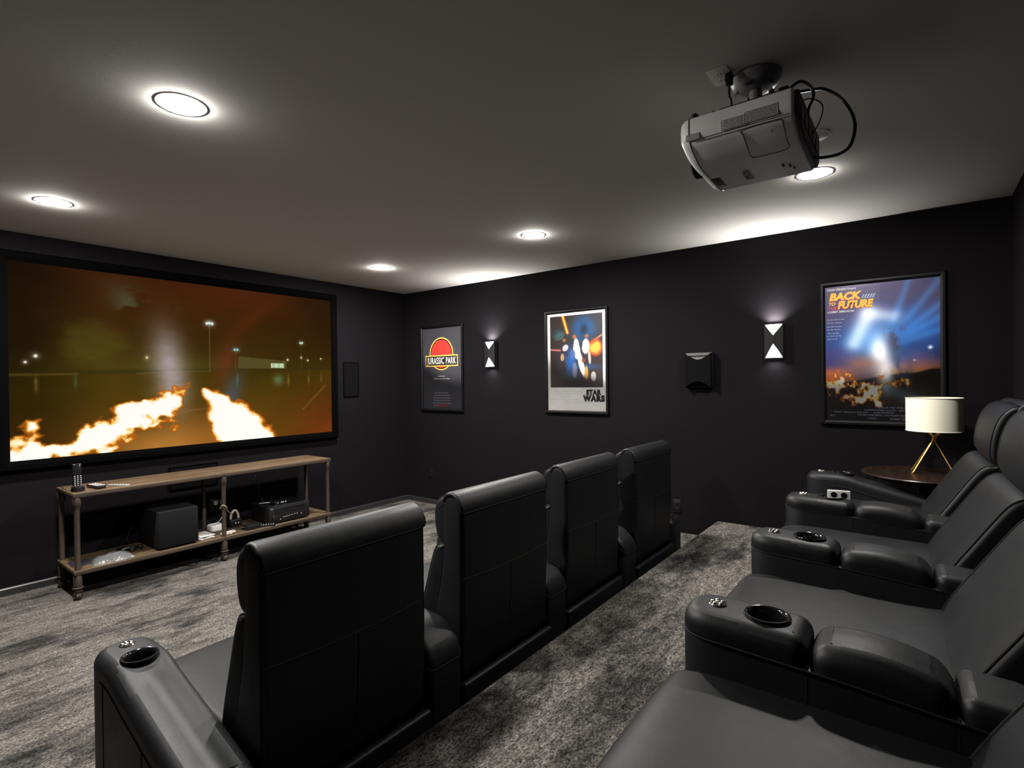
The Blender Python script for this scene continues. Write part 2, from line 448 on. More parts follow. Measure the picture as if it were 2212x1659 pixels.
SHELL = [(.79, .265), (.810, .36), (.818, .48), (.822, .62), (.822, .80), (.822, .93), (.815, .975), (.798, 1.006), (.768, 1.022), (.738, 1.018), (.716, .995), (.708, .95), (.708, .86), (.705, .78), (.690, .66), (.655, .52), (.618, .40), (.60, .265)]
HEAD = [(.745, .812), (.706, .806), (.680, .824), (.665, .862), (.659, .91), (.663, .950), (.677, .980), (.705, 1.002), (.745, 1.008), (.770, 1.000), (.770, .90)]
LUMB = [(.735, .800), (.700, .803), (.670, .792), (.650, .762), (.628, .700), (.600, .61), (.572, .52), (.552, .445), (.545, .395), (.575, .375), (.64, .39), (.70, .58)]
def to_y(prof): return [(-a, b) for a, b in prof]
def shell_mesh(th):
    mb = MB(); pillow(mb, to_y(recl(catmull2(SHELL), th)), -.312, .312, .022, 5, 0.0, 4)
    return mb.mesh('backrest', M_LEATHER, 50)
def catmull2(p): return [q[:2] for q in catmull([(a, b, 0) for a, b in p], 4, True)]
def head_mesh(th):
    mb = MB(); pillow(mb, to_y(recl(catmull2(HEAD), th)), -.310, .310, .018, 5, .008, 8)
    return mb.mesh('headrest', M_LEATHER, 60)
def lumb_mesh(th):
    mb = MB(); pillow(mb, to_y(recl(catmull2(LUMB), th)), -.311, .311, .020, 5, .012, 8)
    return mb.mesh('back_cushion', M_LEATHER, 60)
def cap_mesh(th):
    """leather cap rolled over the top of the backrest, above the upper seam"""
    out = [(.8245, .945), (.8240, .962), (.8175, .984), (.800, 1.0105), (.769, 1.0265), (.737, 1.0225), (.713, .998), (.712, .985)]
    inn = [(.700+.03, .98), (.745, 1.005), (.768, 1.010), (.79, .996), (.806, .972), (.812, .945)]
    pr = [q[:2] for q in catmull([(a, b, 0) for a, b in out], 4)]+inn
    mb = MB(); pillow(mb, to_y(recl(pr, th)), -.3150, .3150, .012, 4, 0.0, 4)
    return mb.mesh('headrest_cap', M_LEATHER, 55)
def back_seams(th):
    mb = MB()
    def Pt(x, a, b):
        q = recl([(a, b)], th)[0]; return (x, -q[0], q[1])
    mb.tube([Pt(x, .8235, .945) for x in (-.300, 0, .300)], .0026, 6)
    mb.tube([Pt(x, .8228, .668+.012*(abs(x)/.3)**2) for x in [-.305+.061*i for i in range(11)]], .0022, 6)
    mb.tube([Pt(.01-.012*(k/8)**2, a, b) for k, (a, b) in enumerate([(.8225, .668), (.8222, .62), (.8210, .56), (.8185, .49), (.815, .43), (.811, .38), (.806, .34), (.800, .31), (.794, .28)])], .0026, 6)
    for s in (-1, 1):
        mb.tube([Pt(s*.2970, a, b) for a, b in [(.8215, .945), (.8215, .8), (.8215, .62), (.8165, .48), (.808, .36), (.79, .28)]], .0012, 6)
        hp = catmull2(HEAD); lo = [q for q in hp if q[0] < .765]
        mb.tube([Pt(s*.298, a, b) for a, b in lo if b > .815], .0026, 6)
        lp = [q for q in catmull2(LUMB) if q[0] < .715 and q[1] > .39 and (q[0]-.552) < (q[1]-.33)*.40]
        mb.tube([Pt(s*.299, a, b) for a, b in lp], .0028, 6)
    return mb.mesh('seam', M_SEAM)
SEAT = [(-.012, .405), (-.026, .375), (-.024, .33), (-.010, .295), (.04, .285), (.30, .285), (.60, .285), (.635, .31), (.635, .41), (.60, .432), (.45, .436), (.28, .440), (.12, .442), (.04, .436), (.005, .424)]
def seat_mesh():
    mb = MB(); pillow(mb, to_y(catmull2(SEAT)), -HW+.004, HW-.004, .030, 5, .007, 8); return mb.mesh('seat_cushion', M_LEATHER, 60)
def foot_mesh():
    pr = rpoly([(-.015, .075, .02), (.03, .075, 0), (.03, .280, 0), (-.015, .280, .02)])
    mb = MB(); pillow(mb, to_y(pr), -HW+.004, HW-.004, .014, 4, 0, 3); return mb.mesh('footrest', M_LEATHER)
def base_mesh():
    return MB().box(-HW+.012, HW-.012, Y(.78), Y(.04), .03, .282, .008).mesh('base_frame', M_LEATHER)
def kick_mesh():
    pr = rpoly([(.805, .05, .0), (.838, .05, .01), (.838, .262, .018), (.805, .262, .012)])
    mb = MB(); pillow(mb, to_y(pr), -HW+.003, HW-.003, .012, 4, 0, 3); return mb.mesh('kick_panel', M_LEATHER)
def foot_pegs():
    return MB().lathe([(.02, 0), (.022, .032), (.018, .05)], 12).mesh('glide', M_BLACK)
def add_arm(root, side, kind):
    x = side*P_/2
    a = put('arm', M_(('arm', kind), end_arm if kind == 'end' else inner_arm), root, (x, 0, 0))
    if kind == 'inner':
        put('cup_block', M_('cup_block', cup_block), a); put('arm_pad', M_('pad', pad_block), a); put('rear_block', M_('rear', rear_block), a)
    put('seam', M_(('aseam', kind), lambda: arm_seam(kind)), a)
    put('cup_holder', M_('cup', cup_mesh), a); put('recline_button', M_('btn', button_mesh), a)
    return a
def recliner(label, x, yf, zf, th, arms, group, rotz=0.0):
    r = thing('theater_recliner', label, 'chair', (x, yf, zf), group); r.rotation_euler = (0, 0, rotz)
    put('base_frame', M_('base', base_mesh), r); 
    for s in (-1, 1):
        for v in (.06, .76): put('glide', M_('glide', foot_pegs), r, (s*(HW-.06), Y(v), 0))
    put('seat_cushion', M_('seat', seat_mesh), r); put('footrest', M_('foot', foot_mesh), r); put('kick_panel', M_('kick', kick_mesh), r)
    b = put('backrest', M_(('shell', th), lambda: shell_mesh(th)), r)
    put('seam', M_(('bseam', th), lambda: back_seams(th)), b)
    put('headrest_cap', M_(('cap', th), lambda: cap_mesh(th)), b)
    put('headrest', M_(('head', th), lambda: head_mesh(th)), r); put('back_cushion', M_(('lumb', th), lambda: lumb_mesh(th)), r)
    for s, k in arms: add_arm(r, s, k)
    return r
X0 = -3.889
G1, G2 = 'black leather recliners of the front row', 'black leather recliners of the back row'
L1 = ['black leather recliner nearest the camera in the front row, with wide sloping outer arm',
      'front-row black leather recliner, second from the left, seen from behind',
      'front-row black leather recliner, third from the left, seen from behind',
      'front-row black leather recliner farthest right, beside the carpeted step by the poster wall']
for k in range(4):
    arms = [(-1, 'end' if k == 0 else 'inner')]+([(1, 'end')] if k == 3 else [])
    recliner(L1[k], X0+P_*(k+.5), -2.878+(0, .006, .02, 0)[k], 0.0, 0.0, arms, G1)
L2 = ['back-row black leather recliner at the bottom edge of the photo, nearest the camera',
      'back-row black leather recliner, second from the camera, its near cup holder largest in view',
      'back-row black leather recliner, third from the camera, one before the lamp end',
      'back-row black leather recliner farthest from the camera, beside the round lamp table']
SK = .027
for k in range(4):
    arms = [(-1, 'end' if k == 0 else 'inner')]+([(1, 'end')] if k == 3 else [])
    xc = X0+P_*(k+.5)
    recliner(L2[k], xc, -4.645+SK*(xc+3.063), PLAT_Z, .25, arms, G2, SK)

# ------------------------------------------------------------------ painted prints and the projected picture
def vnoise(u, v, fx, fy, seed):
    rng = np.random.RandomState(seed); gx, gy = int(fx)+3, int(fy)+3
    g = rng.rand(gy, gx); x = u*fx; y = v*fy; xi = np.clip(x.astype(int), 0, gx-2); yi = np.clip(y.astype(int), 0, gy-2)
    a = x-xi; b = y-yi; a = a*a*(3-2*a); b = b*b*(3-2*b)
    return (g[yi, xi]*(1-a)+g[yi, xi+1]*a)*(1-b)+(g[yi+1, xi]*(1-a)+g[yi+1, xi+1]*a)*b
def fbm(u, v, f, seed, oct=5, ay=1.0):
    t = 0; s = 0; k = 1.0
    u = np.clip(u, 0, 1.0); v = np.clip(v, 0, 1.0)
    for i in range(oct):
        t = t+k*vnoise(u, v, f*2**i, f*ay*2**i, seed+i); s += k; k *= .55
    return t/s
def sm(a, b, x):
    t = np.clip((x-a)/(b-a), 0, 1); return t*t*(3-2*t)
def blend(img, col, a):
    a = np.clip(a, 0, 1)[..., None]; return img*(1-a)+np.array(col, float)*a
def gauss(u, v, cx, cy, sx, sy, rot=0.0):
    dx = u-cx; dy = v-cy; c, s = math.cos(rot), math.sin(rot); a = dx*c+dy*s; b = -dx*s+dy*c
    return np.exp(-(a/sx)**2-(b/sy)**2)
def seg_dist(u, v, p, q, asp=1.0):
    px, py = p; qx, qy = q; dx = (qx-px)*asp; dy = qy-py; a = (u-px)*asp; b = v-py
    t = np.clip((a*dx+b*dy)/(dx*dx+dy*dy), 0, 1); return np.hypot(a-t*dx, b-t*dy)
def poly_sd(u, v, pts, asp=1.0):
    d = np.full(u.shape, 9.0); ins = np.zeros(u.shape, bool)
    for i in range(len(pts)):
        p, q = pts[i], pts[(i+1) % len(pts)]
        d = np.minimum(d, seg_dist(u, v, p, q, asp))
        c = ((p[1] > v) != (q[1] > v)) & (u < (q[0]-p[0])*(v-p[1])/((q[1]-p[1]) if q[1] != p[1] else 1e-9)+p[0]); ins ^= c
    return np.where(ins, d, -d)
def fire_rgb(img, h):
    """h: heat field 0..1"""
    img = blend(img, (190, 95, 20), sm(.05, .30, h)*.85)
    img = blend(img, (250, 190, 90), sm(.28, .5, h)); img = blend(img, (255, 238, 190), sm(.45, .66, h)); return blend(img, (255, 253, 246), sm(.6, .8, h))
def grid(name, mat, wd, ht, nx, ny, fn, parent, z=0.0, origin=(0, 0)):
    u, v = np.meshgrid(np.linspace(0, 1, nx), np.linspace(0, 1, ny))
    rgb = np.clip(fn(u, v), 0, 255)/255.0
    l = np.where(rgb <= .04045, rgb/12.92, ((rgb+.055)/1.055)**2.4)
    co = np.stack([(u-.5)*wd+origin[0], (v-.5)*ht+origin[1], np.full(u.shape, z)], -1).reshape(-1, 3)
    i = (np.arange(ny-1)[:, None]*nx+np.arange(nx-1)[None, :]).reshape(-1)
    fc = np.stack([i, i+1, i+nx+1, i+nx], 1)
    me = bpy.data.meshes.new(name); me.from_pydata(co.tolist(), [], fc.tolist())
    at = me.color_attributes.new('paint', 'FLOAT_COLOR', 'POINT')
    buf = np.ones((nx*ny, 4), np.float32); buf[:, :3] = l.reshape(-1, 3); at.data.foreach_set('color', buf.reshape(-1))
    me.materials.append(mat); me.update()
    return put(name, me, parent)
def text_mesh(body, h, mat, wd=None, align='LEFT', bold=0.0, shear=0.0, spacing=1.0):
    cu = bpy.data.curves.new('lettering', 'FONT'); cu.body = body; cu.size = 1.0; cu.align_x = 'LEFT'; cu.offset = bold; cu.shear = shear
    cu.space_character = spacing; cu.resolution_u = 3; cu.fill_mode = 'FRONT'
    o = bpy.data.objects.new('lettering', cu); COL.objects.link(o); bpy.context.view_layer.update()
    me = bpy.data.meshes.new_from_object(o.evaluated_get(bpy.context.evaluated_depsgraph_get()))
    bpy.data.objects.remove(o); bpy.data.curves.remove(cu)
    xs = [q.co.x for q in me.vertices]; x0, x1 = min(xs), max(xs)
    ky = h/.70; kx = ky if wd is None else wd/(x1-x0)
    off = {'LEFT': x0, 'CENTER': (x0+x1)/2, 'RIGHT': x1}[align]
    for q in me.vertices: q.co = ((q.co.x-off)*kx, q.co.y*ky, 0)
    me.materials.clear(); me.materials.append(mat); me.name = 'lettering'
    return me
def letter(parent, body, x, y, h, mat, z, wd=None, align='LEFT', **k):
    return put('lettering', text_mesh(body, h, mat, wd, align, **k), parent, (x, y, z))
def ink(name, rgb): return simple(name, lin(rgb), .55, var=(5, .02))
I_WHITE = ink('ink_white', (235, 232, 226)); I_GREY = ink('ink_grey', (120, 120, 126)); I_LGREY = ink('ink_pale_grey', (205, 203, 203))
I_RED = ink('ink_red', (205, 52, 44)); I_YEL = ink('ink_yellow', (244, 190, 92)); I_ORANGE = ink('ink_orange', (238, 128, 40)); I_BLACK = ink('ink_black', (14, 13, 13))
I_BLUE = ink('ink_pale_blue', (170, 180, 205)); I_AMBER = ink('ink_amber', (250, 190, 50))

WR = lambda y, z, x=0.0: Matrix(((0, 0, -1, x), (-1, 0, 0, y), (0, 1, 0, z), (0, 0, 0, 1)))      # on the right wall, facing the room
WF = lambda x, z, y=0.0: Matrix(((1, 0, 0, x), (0, 0, -1, y), (0, 1, 0, z), (0, 0, 0, 1)))        # on the front wall, facing the room
def frame_mesh(name, wd, ht, fw, d, mat, lip=.006):
    rings = []
    for ix, z in ((0, 0), (0, d*.75), (fw*.18, d), (fw*.60, d), (fw, d*.62), (fw, .004)):
        a, b = wd/2-ix, ht/2-ix
        rings.append([(-a, -b, z), (a, -b, z), (a, b, z), (-a, b, z)])
    return MB().loops(rings, False, False).mesh(name, mat, 25)

# projection screen
def screen_paint(u, v):
    n1 = fbm(u, v, 4, 11); n2 = fbm(u, v, 9, 23); n3 = fbm(u, v, 40, 31, 3)
    img = np.zeros(u.shape+(3,))
    hor = .432+.05*u
    sky = sm(-.02, .03, v-hor)
    t = np.clip((v-hor)/(1-hor), 0, 1)
    top = np.stack([44+18*n1+8*np.sin(u*3.1), 24+11*n1, 9+4*n1], -1); mid = np.stack([56+10*n1, 40+9*n1, 11+3*n1], -1)
    img = mid*(1-t[..., None]**.8)+top*t[..., None]**.8
    img *= (.55+.45*sm(0, .22, u))[..., None]*(1-.25*sm(.7, 1, u)*t)[..., None]
    img = blend(img, (118, 45, 12), gauss(u, v, .66, .80, .03, .16, -.55)*.25); img = blend(img, (90, 38, 16), gauss(u, v, .62, .95, .20, .12)*.3)
    img = blend(img, (80, 82, 58), (gauss(u, v, .30, .80, .05, .13, .3)+gauss(u, v, .385, .82, .03, .05))*sm(.48, .68, n2)*.9)
    tr = gauss(u, v, .19, .60, .085, .125); img = blend(img, (84, 76, 24), sm(.12, .75, tr*(.55+.9*fbm(u, v, 22, 29, 4)))*.55*(v > hor))
    img = blend(img, (90, 80, 26), gauss(u, v, .40, .47, .30, .10)*.5)
    # ground: wet tarmac
    gt = np.clip((hor-v)/hor, 0, 1)
    gr = np.stack([66+26*gt+12*n2, 51+8*gt+8*n2, 12+5*gt], -1)
    gr = gr*(.62+.38*sm(0, .25, u))[..., None]*(.82+.25*n1)[..., None]
    gr[..., 0] += 22*sm(.7, 1, u)*gt; gr[..., 1] -= 8*sm(.75, 1, u)*gt
    img = img*sky[..., None]+gr*(1-sky[..., None])
    img = blend(img, (46, 42, 14), gauss(v, v, hor+.005, hor, .012, 9)*.55*(1-gauss(u, v, .7, .5, .12, .1)))
    b = (u > .615) & (u < .80) & (v > .476) & (v < .556-.13*(u-.615)); img = blend(img, (88, 82, 44), b*.75)
    b = (u > .738) & (u < .791) & (v > .482) & (v < .513); img = blend(img, (200, 225, 190), b*(.55+.45*(np.sin(u*900) > -.3)))
    for (x, y, c) in [(.611, .40, (70, 150, 120)), (.766, .40, (105, 140, 100)), (.808, .40, (150, 130, 60)), (.895, .40, (120, 110, 50)), (.056, .38, (140, 110, 50)), (.144, .396, (60, 110, 80)), (.952, .41, (120, 105, 50))]:
        img = blend(img, c, np.exp(-((u-x)/(.004 if x not in (.766,) else .02))**2-((v-y)/.035)**2)*.6*(.5+n3))
    for p, q, k in [((.97, .352), (.87, .184), .5), ((.418, .202), (.513, .224), .3), ((.0, .43), (.15, .437), .35), ((.30, .44), (.52, .458), .3)]:
        img = blend(img, (135, 105, 40), np.exp(-(seg_dist(u, v, p, q, 1.8)/.006)**2)*k)
    for x in (.864, .606, .518): img = blend(img, (110, 95, 50), (np.abs(u-x) < .0012)*(v < {.864: .66, .606: .59, .518: .75}[x])*(v > hor)*.55)
    # drifting smoke lit by the flames
    sk = gauss(u, v, .395, .44, .050, .24, .06)*(.5+.6*fbm(u, v, 9, 51, 5, 1.3)); img = blend(img, (176, 164, 166), sk*1.1)
    sk = gauss(u, v, .572, .52, .034, .13, -.15)*(.5+.6*fbm(u, v, 9, 61, 5, 1.3)); img = blend(img, (104, 50, 28), sk*.9)
    sk = gauss(u, v, .578, .27, .034, .15, -.22)*(.5+.6*fbm(u, v, 9, 71, 5, 1.3)); img = blend(img, (72, 84, 102), sk*1.0)
    # glow and fire trails
    img = blend(img, (205, 140, 62), gauss(u, v, .38, .0, .18, .13)*.75); img = blend(img, (165, 100, 36), gauss(u, v, .55, .05, .13, .12)*.55)
    wx = (fbm(u, v, 13, 81, 3)-.5)*.09; wy = (fbm(u, v, 11, 91, 3)-.5)*.24; lick = fbm(u, np.clip(v*.8, 0, 1), 22, 101, 4, .7)
    f1 = [(-.05, -.05), (-.05, .03), (0, .049), (.031, .10), (.083, .085), (.118, .050), (.149, .11), (.195, .17), (.232, .205), (.265, .215), (.312, .215), (.349, .29), (.385, .36), (.414, .37), (.410, .28), (.394, .18), (.343, .108), (.277, .062), (.235, -.02), (.1, -.05)]
    h = sm(-.05, .05, poly_sd(u+wx, v+wy, f1, 1.8)+(lick-.5)*.17)
    f2 = [(.503, .355), (.529, .346), (.578, .312), (.656, .186), (.703, .115), (.775, -.02), (.565, -.02), (.535, .02), (.539, .113), (.515, .189), (.512, .27)]
    h2 = sm(-.035, .035, poly_sd(u+wx*.5, v+wy*.4, f2, 1.8)+(lick-.5)*.05)
    img = fire_rgb(img, np.maximum(h, h2))
    for (x, y, s, c) in [(.056, .528, 1.2, (255, 250, 235)), (.034, .496, .9, (255, 250, 235)), (.327, .533, .9, (255, 230, 170)), (.51, .759, 1.3, (235, 255, 255)), (.518, .762, 1.2, (235, 255, 255)), (.527, .759, 1.3, (235, 255, 255)), (.603, .599, 1.0, (150, 235, 240)), (.613, .599, 1.0, (150, 235, 240)), (.861, .666, 1.0, (225, 250, 235)), (.869, .667, 1.0, (225, 250, 235)), (.864, .56, .8, (255, 240, 200)), (.806, .541, .9, (255, 245, 220)), (.893, .541, .8, (255, 245, 220)), (.952, .555, .7, (255, 245, 200))]:
        d = np.hypot((u-x)*1.8, v-y); img = blend(img, c, np.exp(-(d/(.0060*s))**2)*1.0+np.exp(-(d/(.016*s))**2)*.25)
    return img
scr = thing('projection_screen', 'wide projection screen in black velvet frame showing fire trails on wet tarmac at night', 'screen', M=WF(-2.405, 1.669))
SW, SH = 2.61, 1.434
grid('screen_surface', printed('projected_picture', emit=SCREEN_GAIN), SW, SH, 620, 350, screen_paint, scr, .030)
put('frame', frame_mesh('frame', SW+.15, SH+.15, .075, .055, M_VELVET), scr)
MB().box(-SW/2-.05, SW/2+.05, -SH/2-.05, SH/2+.05, 0, .022).obj('backing', M_VELVET, scr)

# posters on the right wall -------------------------------------------------
def poster_base(label, y, z, wd, ht, fw, d=.028):
    r = thing('framed_poster', label, 'poster', M=WR(y, z), group='framed film posters on the right wall')
    put('frame', frame_mesh('frame', wd, ht, fw, d, M_FRAME), r)
    MB().box(-wd/2+.01, wd/2-.01, -ht/2+.01, ht/2-.01, .001, .006).obj('backing_board', M_BLACKM, r)
    iw, ih = wd/2-fw+.001, ht/2-fw+.001
    MB().add([(-iw, -ih, .0165), (iw, -ih, .0165), (iw, ih, .0165), (-iw, ih, .0165)], [(0, 1, 2, 3)]).obj('glazing_pane', M_GLAZE, r, ang=0)
    return r
M_PRINT = printed('poster_print', .5)
# 1: charcoal poster
r = poster_base('charcoal film poster with red disc and yellow ring, nearest the screen corner', -.648, 1.645, .70, 1.03, .030)
w1, h1 = .642, .972
def p1(u, v):
    n = fbm(u, v, 3, 5); img = np.stack([60+8*n, 60+8*n, 67+9*n], -1); return img*(.9+.2*sm(0, 1, 1-v))[..., None]
grid('print', M_PRINT, w1, h1, 40, 60, p1, r, .008)
def pt(u, t): return ((u-.5)*w1, (.5-t)*h1)
cx, cy = pt(.49, .322)
def disc(name, R, z, mat, sx=1.0, n=64, inner=0.0):
    mb = MB()
    if inner <= 0: mb.add([(cx+R*sx*math.cos(2*PI*i/n), cy+R*math.sin(2*PI*i/n), z) for i in range(n)], [tuple(range(n))])
    else:
        mb.add([(cx+q*sx*math.cos(2*PI*i/n), cy+q*math.sin(2*PI*i/n), z) for q in (inner, R) for i in range(n)], [(i, (i+1) % n, n+(i+1) % n, n+i) for i in range(n)])
    return mb.obj(name, mat, r, ang=0)
disc('emblem_disc', .168, .0088, I_RED); disc('emblem_ring', .196, .0088, I_YEL, inner=.182); disc('emblem_outline', .182, .0087, I_BLACK, inner=.168)
bx, by = pt(.49, .404)
MB().box(bx-.270, bx+.270, by-.070, by+.064, .0089, .0094).obj('title_band_edge', I_YEL, r, ang=0)
MB().box(bx-.257, bx+.257, by-.057, by+.051, .0095, .0099).obj('title_band', I_BLACK, r, ang=0)
letter(r, 'JURASSIC PARK', bx, by-.040, .078, I_WHITE, .0103, .480, 'CENTER', bold=.012, spacing=1.12)
for s_, t_, w_ in [('An Adventure', .602, .12), ('65 Million Years In The Making.', .634, .27)]:
    x_, y_ = pt(.49, t_); letter(r, s_, x_, y_, .013, I_WHITE, .0092, w_, 'CENTER', bold=.015)
for k in range(6):
    x_, y_ = pt(.49, .800+.032*k)
    mb = MB(); q = -(.45, .50, .57, .54, .57, .54)[k]*w1*.80/2*1.0; e = -q; rr = random.Random(k)
    while q < e:
        l = rr.uniform(.012, .05)
        if not (k == 5 and -.08 < q < .12): mb.box(x_+q, x_+min(q+l, e), y_-.0065, y_+.0065, .0086, .0089)
        q += l+.006
    mb.obj('credit_line', I_GREY, r, ang=0)
x_, y_ = pt(.49, .960); letter(r, 'OPENS JUNE 11', x_+.01, y_-.008, .018, I_RED, .0093, .205, 'CENTER', bold=.02)
# 2: white bordered poster
r = poster_base('white-bordered space adventure poster with bold black title, middle of the poster wall', -2.492, 1.667, .715, 1.03, .030)
w1, h1 = .655, .970
MB().box(-w1/2, w1/2, -h1/2, h1/2, .007, .0085).obj('mount_board', simple('white_mount_board', (.88, .87, .86), .6), r, ang=0)
def p2(u, v):
    t = 1-v; n = fbm(u, v, 5, 41); n2 = fbm(u, v, 12, 47); st = vnoise(u, v, 90, 120, 3)
    img = np.stack([38+14*n, 27+10*n, 27+9*n], -1); img = blend(img, (165, 160, 150), (st > .975)*.6*(t < .75))
    img = blend(img, (86, 80, 78), sm(.55, .95, t)*.55*(1-gauss(u, v, .58, .1, .25, .5)))
    img = blend(img, (22, 104, 178), gauss(u, v, .66, .80, .21, .17)*.95); img = blend(img, (14, 22, 38), gauss(u, v, .66, .79, .09, .10)*.9)
    img = blend(img, (30, 88, 160), gauss(u, v, .42, .36, .17, .22)*sm(.3, .6, n2)*.95); img = blend(img, (36, 80, 140), gauss(u, v, .70, .28, .25, .04)*.8)
    d = np.hypot((u-.165)*.69, v-.742); img = blend(img, (58, 96, 98), sm(.086, .080, d)*(.55+.6*n2)); img = blend(img, (20, 30, 34), sm(.03, .10, np.hypot((u-.20)*.69, v-.71))*sm(.086, .080, d)*.6)
    img = blend(img, (235, 120, 25), np.exp(-(seg_dist(u, v, (.245, 1.02), (.345, .76), .69)/.020)**2))
    img = blend(img, (255, 205, 80), np.exp(-(seg_dist(u, v, (.245, 1.02), (.345, .76), .69)/.009)**2))
    for p, q in [((.98, .70), (.82, .62)), ((0, .535), (.20, .520))]: img = blend(img, (225, 130, 110), np.exp(-(seg_dist(u, v, p, q, .69)/.010)**2))
    fx = gauss(u, v, .86, .54, .15, .11)*(.45+.9*n2); img = blend(img, (170, 70, 25), sm(.15, .5, fx)); img = blend(img, (240, 160, 60), sm(.45, .75, fx))
    for (x, y, sx, sy, ro, k) in [(.52, .53, .075, .16, .1, .95), (.60, .33, .055, .22, .30, .95), (.69, .56, .075, .12, -.1, .9), (.30, .55, .07, .05, .3, .75), (.76, .40, .03, .10, .1, .7), (.83, .15, .055, .075, 0, .8)]:
        img = blend(img, (226, 222, 220), sm(.35, .6, gauss(u, v, x, y, sx, sy, ro)*(.75+.5*n2))*k)
    for (x, y, sx, sy, c) in [(.44, .46, .06, .07, (70, 92, 150)), (.48, .24, .05, .12, (110, 116, 140)), (.24, .42, .04, .06, (190, 150, 110)), (.70, .20, .04, .10, (205, 160, 70)), (.65, .37, .04, .04, (110, 60, 36)), (.48, .70, .04, .035, (165, 92, 55)), (.71, .70, .045, .03, (150, 88, 55)), (.28, .66, .04, .03, (150, 90, 55))]:
        img = blend(img, c, sm(.3, .6, gauss(u, v, x, y, sx, sy)*(.75+.5*n2))*.9)
    return blend(img, (30, 16, 16), gauss(u, v, .58, .04, .30, .08)*.8)
grid('print', M_PRINT, w1*.905, h1*.735, 190, 250, p2, r, .0092, (0, h1*.5-h1*.735/2-h1*.028))
letter(r, 'STAR', .10+.095, -h1/2+.160, .045, I_BLACK, .0095, .165, 'CENTER', bold=.085, spacing=1.2)
letter(r, 'WARS', .10+.095, -h1/2+.098, .052, I_BLACK, .0095, .238, 'CENTER', bold=.085, spacing=1.2)
for k, (a, b) in enumerate([(.10, .60), (.04, .61), (.22, .40), (.22, .40), (.03, .54), (.30, .66), (.34, .62)]):
    mb = MB(); q = a; rr = random.Random(40+k)
    while q < b:
        l = rr.uniform(.02, .06); mb.box((q-.5)*w1, (min(q+l, b)-.5)*w1, -h1/2+.190-.020*k, -h1/2+.194-.020*k, .0086, .0089); q += l+.012
    mb.obj('credit_line', I_LGREY, r, ang=0)
# 3: blue dusk poster
r = poster_base('blue and orange dusk film poster with burning road, partly behind the lamp', -4.951, 1.655, .722, 1.04, .031)
w1, h1 = .662, .980
def p3(u, v):
    t = 1-v; n = fbm(u, v, 4, 77); n2 = fbm(u, v, 10, 83); n3 = fbm(u, v, 26, 87, 4)
    img = np.stack([42+20*n, 36+16*n, 70+26*n], -1)
    img = blend(img, (14, 48, 104), sm(.22, .40, t)*.9); img = blend(img, (20, 92, 170), gauss(u, v, .78, .68, .25, .12)*(.5+.8*n2)*.8)
    for a0 in (.35, .55, .72, .95, 1.25):
        ca, sa = math.cos(a0), math.sin(a0); d = np.abs(-(u-.52)*sa+(v-.52)*ca*1.45); al = (u-.52)*ca+(v-.52)*sa
        img = blend(img, (60, 130, 190), np.exp(-(d/.035)**2)*sm(.05, .3, al)*.42)
    img = blend(img, (150, 96, 130), sm(.46, .58, t+.10*(n-.5))*sm(.45, .9, u)*.75); img = blend(img, (228, 150, 84), sm(.54, .67, t)*sm(.2, .75, u)*.9)
    img = blend(img, (58, 38, 92), sm(.42, .52, t)*sm(.45, .1, u)*.75); img = blend(img, (196, 104, 44), sm(.57, .66, t)*sm(.62, .05, u)*.8)
    hill = .685+.03*np.sin(u*5+1.0)-.05*sm(.75, 1, u); img = blend(img, (26, 18, 14), sm(-.008, .010, t-hill))
    img = blend(img, (46, 40, 38), sm(.70, .85, t)*sm(.5, .8, u)*(.4+.6*n3))
    img = blend(img, (60, 130, 195), gauss(u, v, .42, .58, .24, .20)*.6); img = blend(img, (250, 250, 246), gauss(u, v, .50, .50, .10, .13)*.9)
    img = blend(img, (236, 242, 240), np.exp(-(seg_dist(u, v, (.27, .57), (.40, .78), .68)/.060)**2)*.6); img = blend(img, (236, 242, 240), np.exp(-(seg_dist(u, v, (.40, .78), (.62, .75), .68)/.050)**2)*.45)
    img = blend(img, (250, 250, 244), gauss(u, v, .55, .33, .065, .12)*.85); img = blend(img, (120, 150, 175), np.exp(-(seg_dist(u, v, (.55, .25), (.85, .13), .68)/.05)**2)*.45)
    img = blend(img, (52, 42, 58), gauss(u, v, .66, .58, .10, .11)*sm(.35, .6, n2)*.9); img = blend(img, (44, 62, 92), gauss(u, v, .70, .36, .065, .13, .3)*sm(.3, .55, n2)*.9)
    img = blend(img, (150, 92, 66), gauss(u, v, .33, .42, .16, .06)*.75)
    img = blend(img, (255, 255, 255), np.exp(-(np.hypot((u-.92)*.68, v-.52)/.012)**2)+.5*np.exp(-(np.hypot((u-.79)*.68, v-.435)/.008)**2))
    wx = (fbm(u, v, 14, 93)-.5)*.10; wy = (fbm(u, v, 12, 97)-.5)*.14
    f = np.maximum(sm(-.03, .05, poly_sd(u+wx, v+wy, [(-.05, .22), (.0, .27), (.12, .33), (.18, .28), (.30, .27), (.5, .27), (.72, .30), (.6, .25), (.35, .24), (.1, .24)], .68)+(n3-.5)*.12),
                   sm(-.03, .05, poly_sd(u+wx, v+wy, [(.17, .145), (.30, .17), (.34, .25), (.48, .26), (.50, .15), (.40, .11)], .68)+(n3-.5)*.12))
    img = fire_rgb(img, f*.92)
    img = blend(img, (22, 20, 24), sm(.885, .93, t))
    return np.clip(blend(img, (168, 158, 178), gauss(u, v, .30, 1.0, .22, .035)*.5)*1.22, 0, 255)  # grey glare along the top edge is painted into the print
grid('print', M_PRINT, w1, h1, 190, 280, p3, r, .008)
def pt(u, t): return ((u-.5)*w1, (.5-t)*h1)
def L3(s, u, t, h, wd, mat=I_WHITE, al='LEFT', z=.0086, **k):
    x_, y_ = pt(u, t); return letter(r, s, x_, y_, h, mat, z, wd*w1, al, **k)
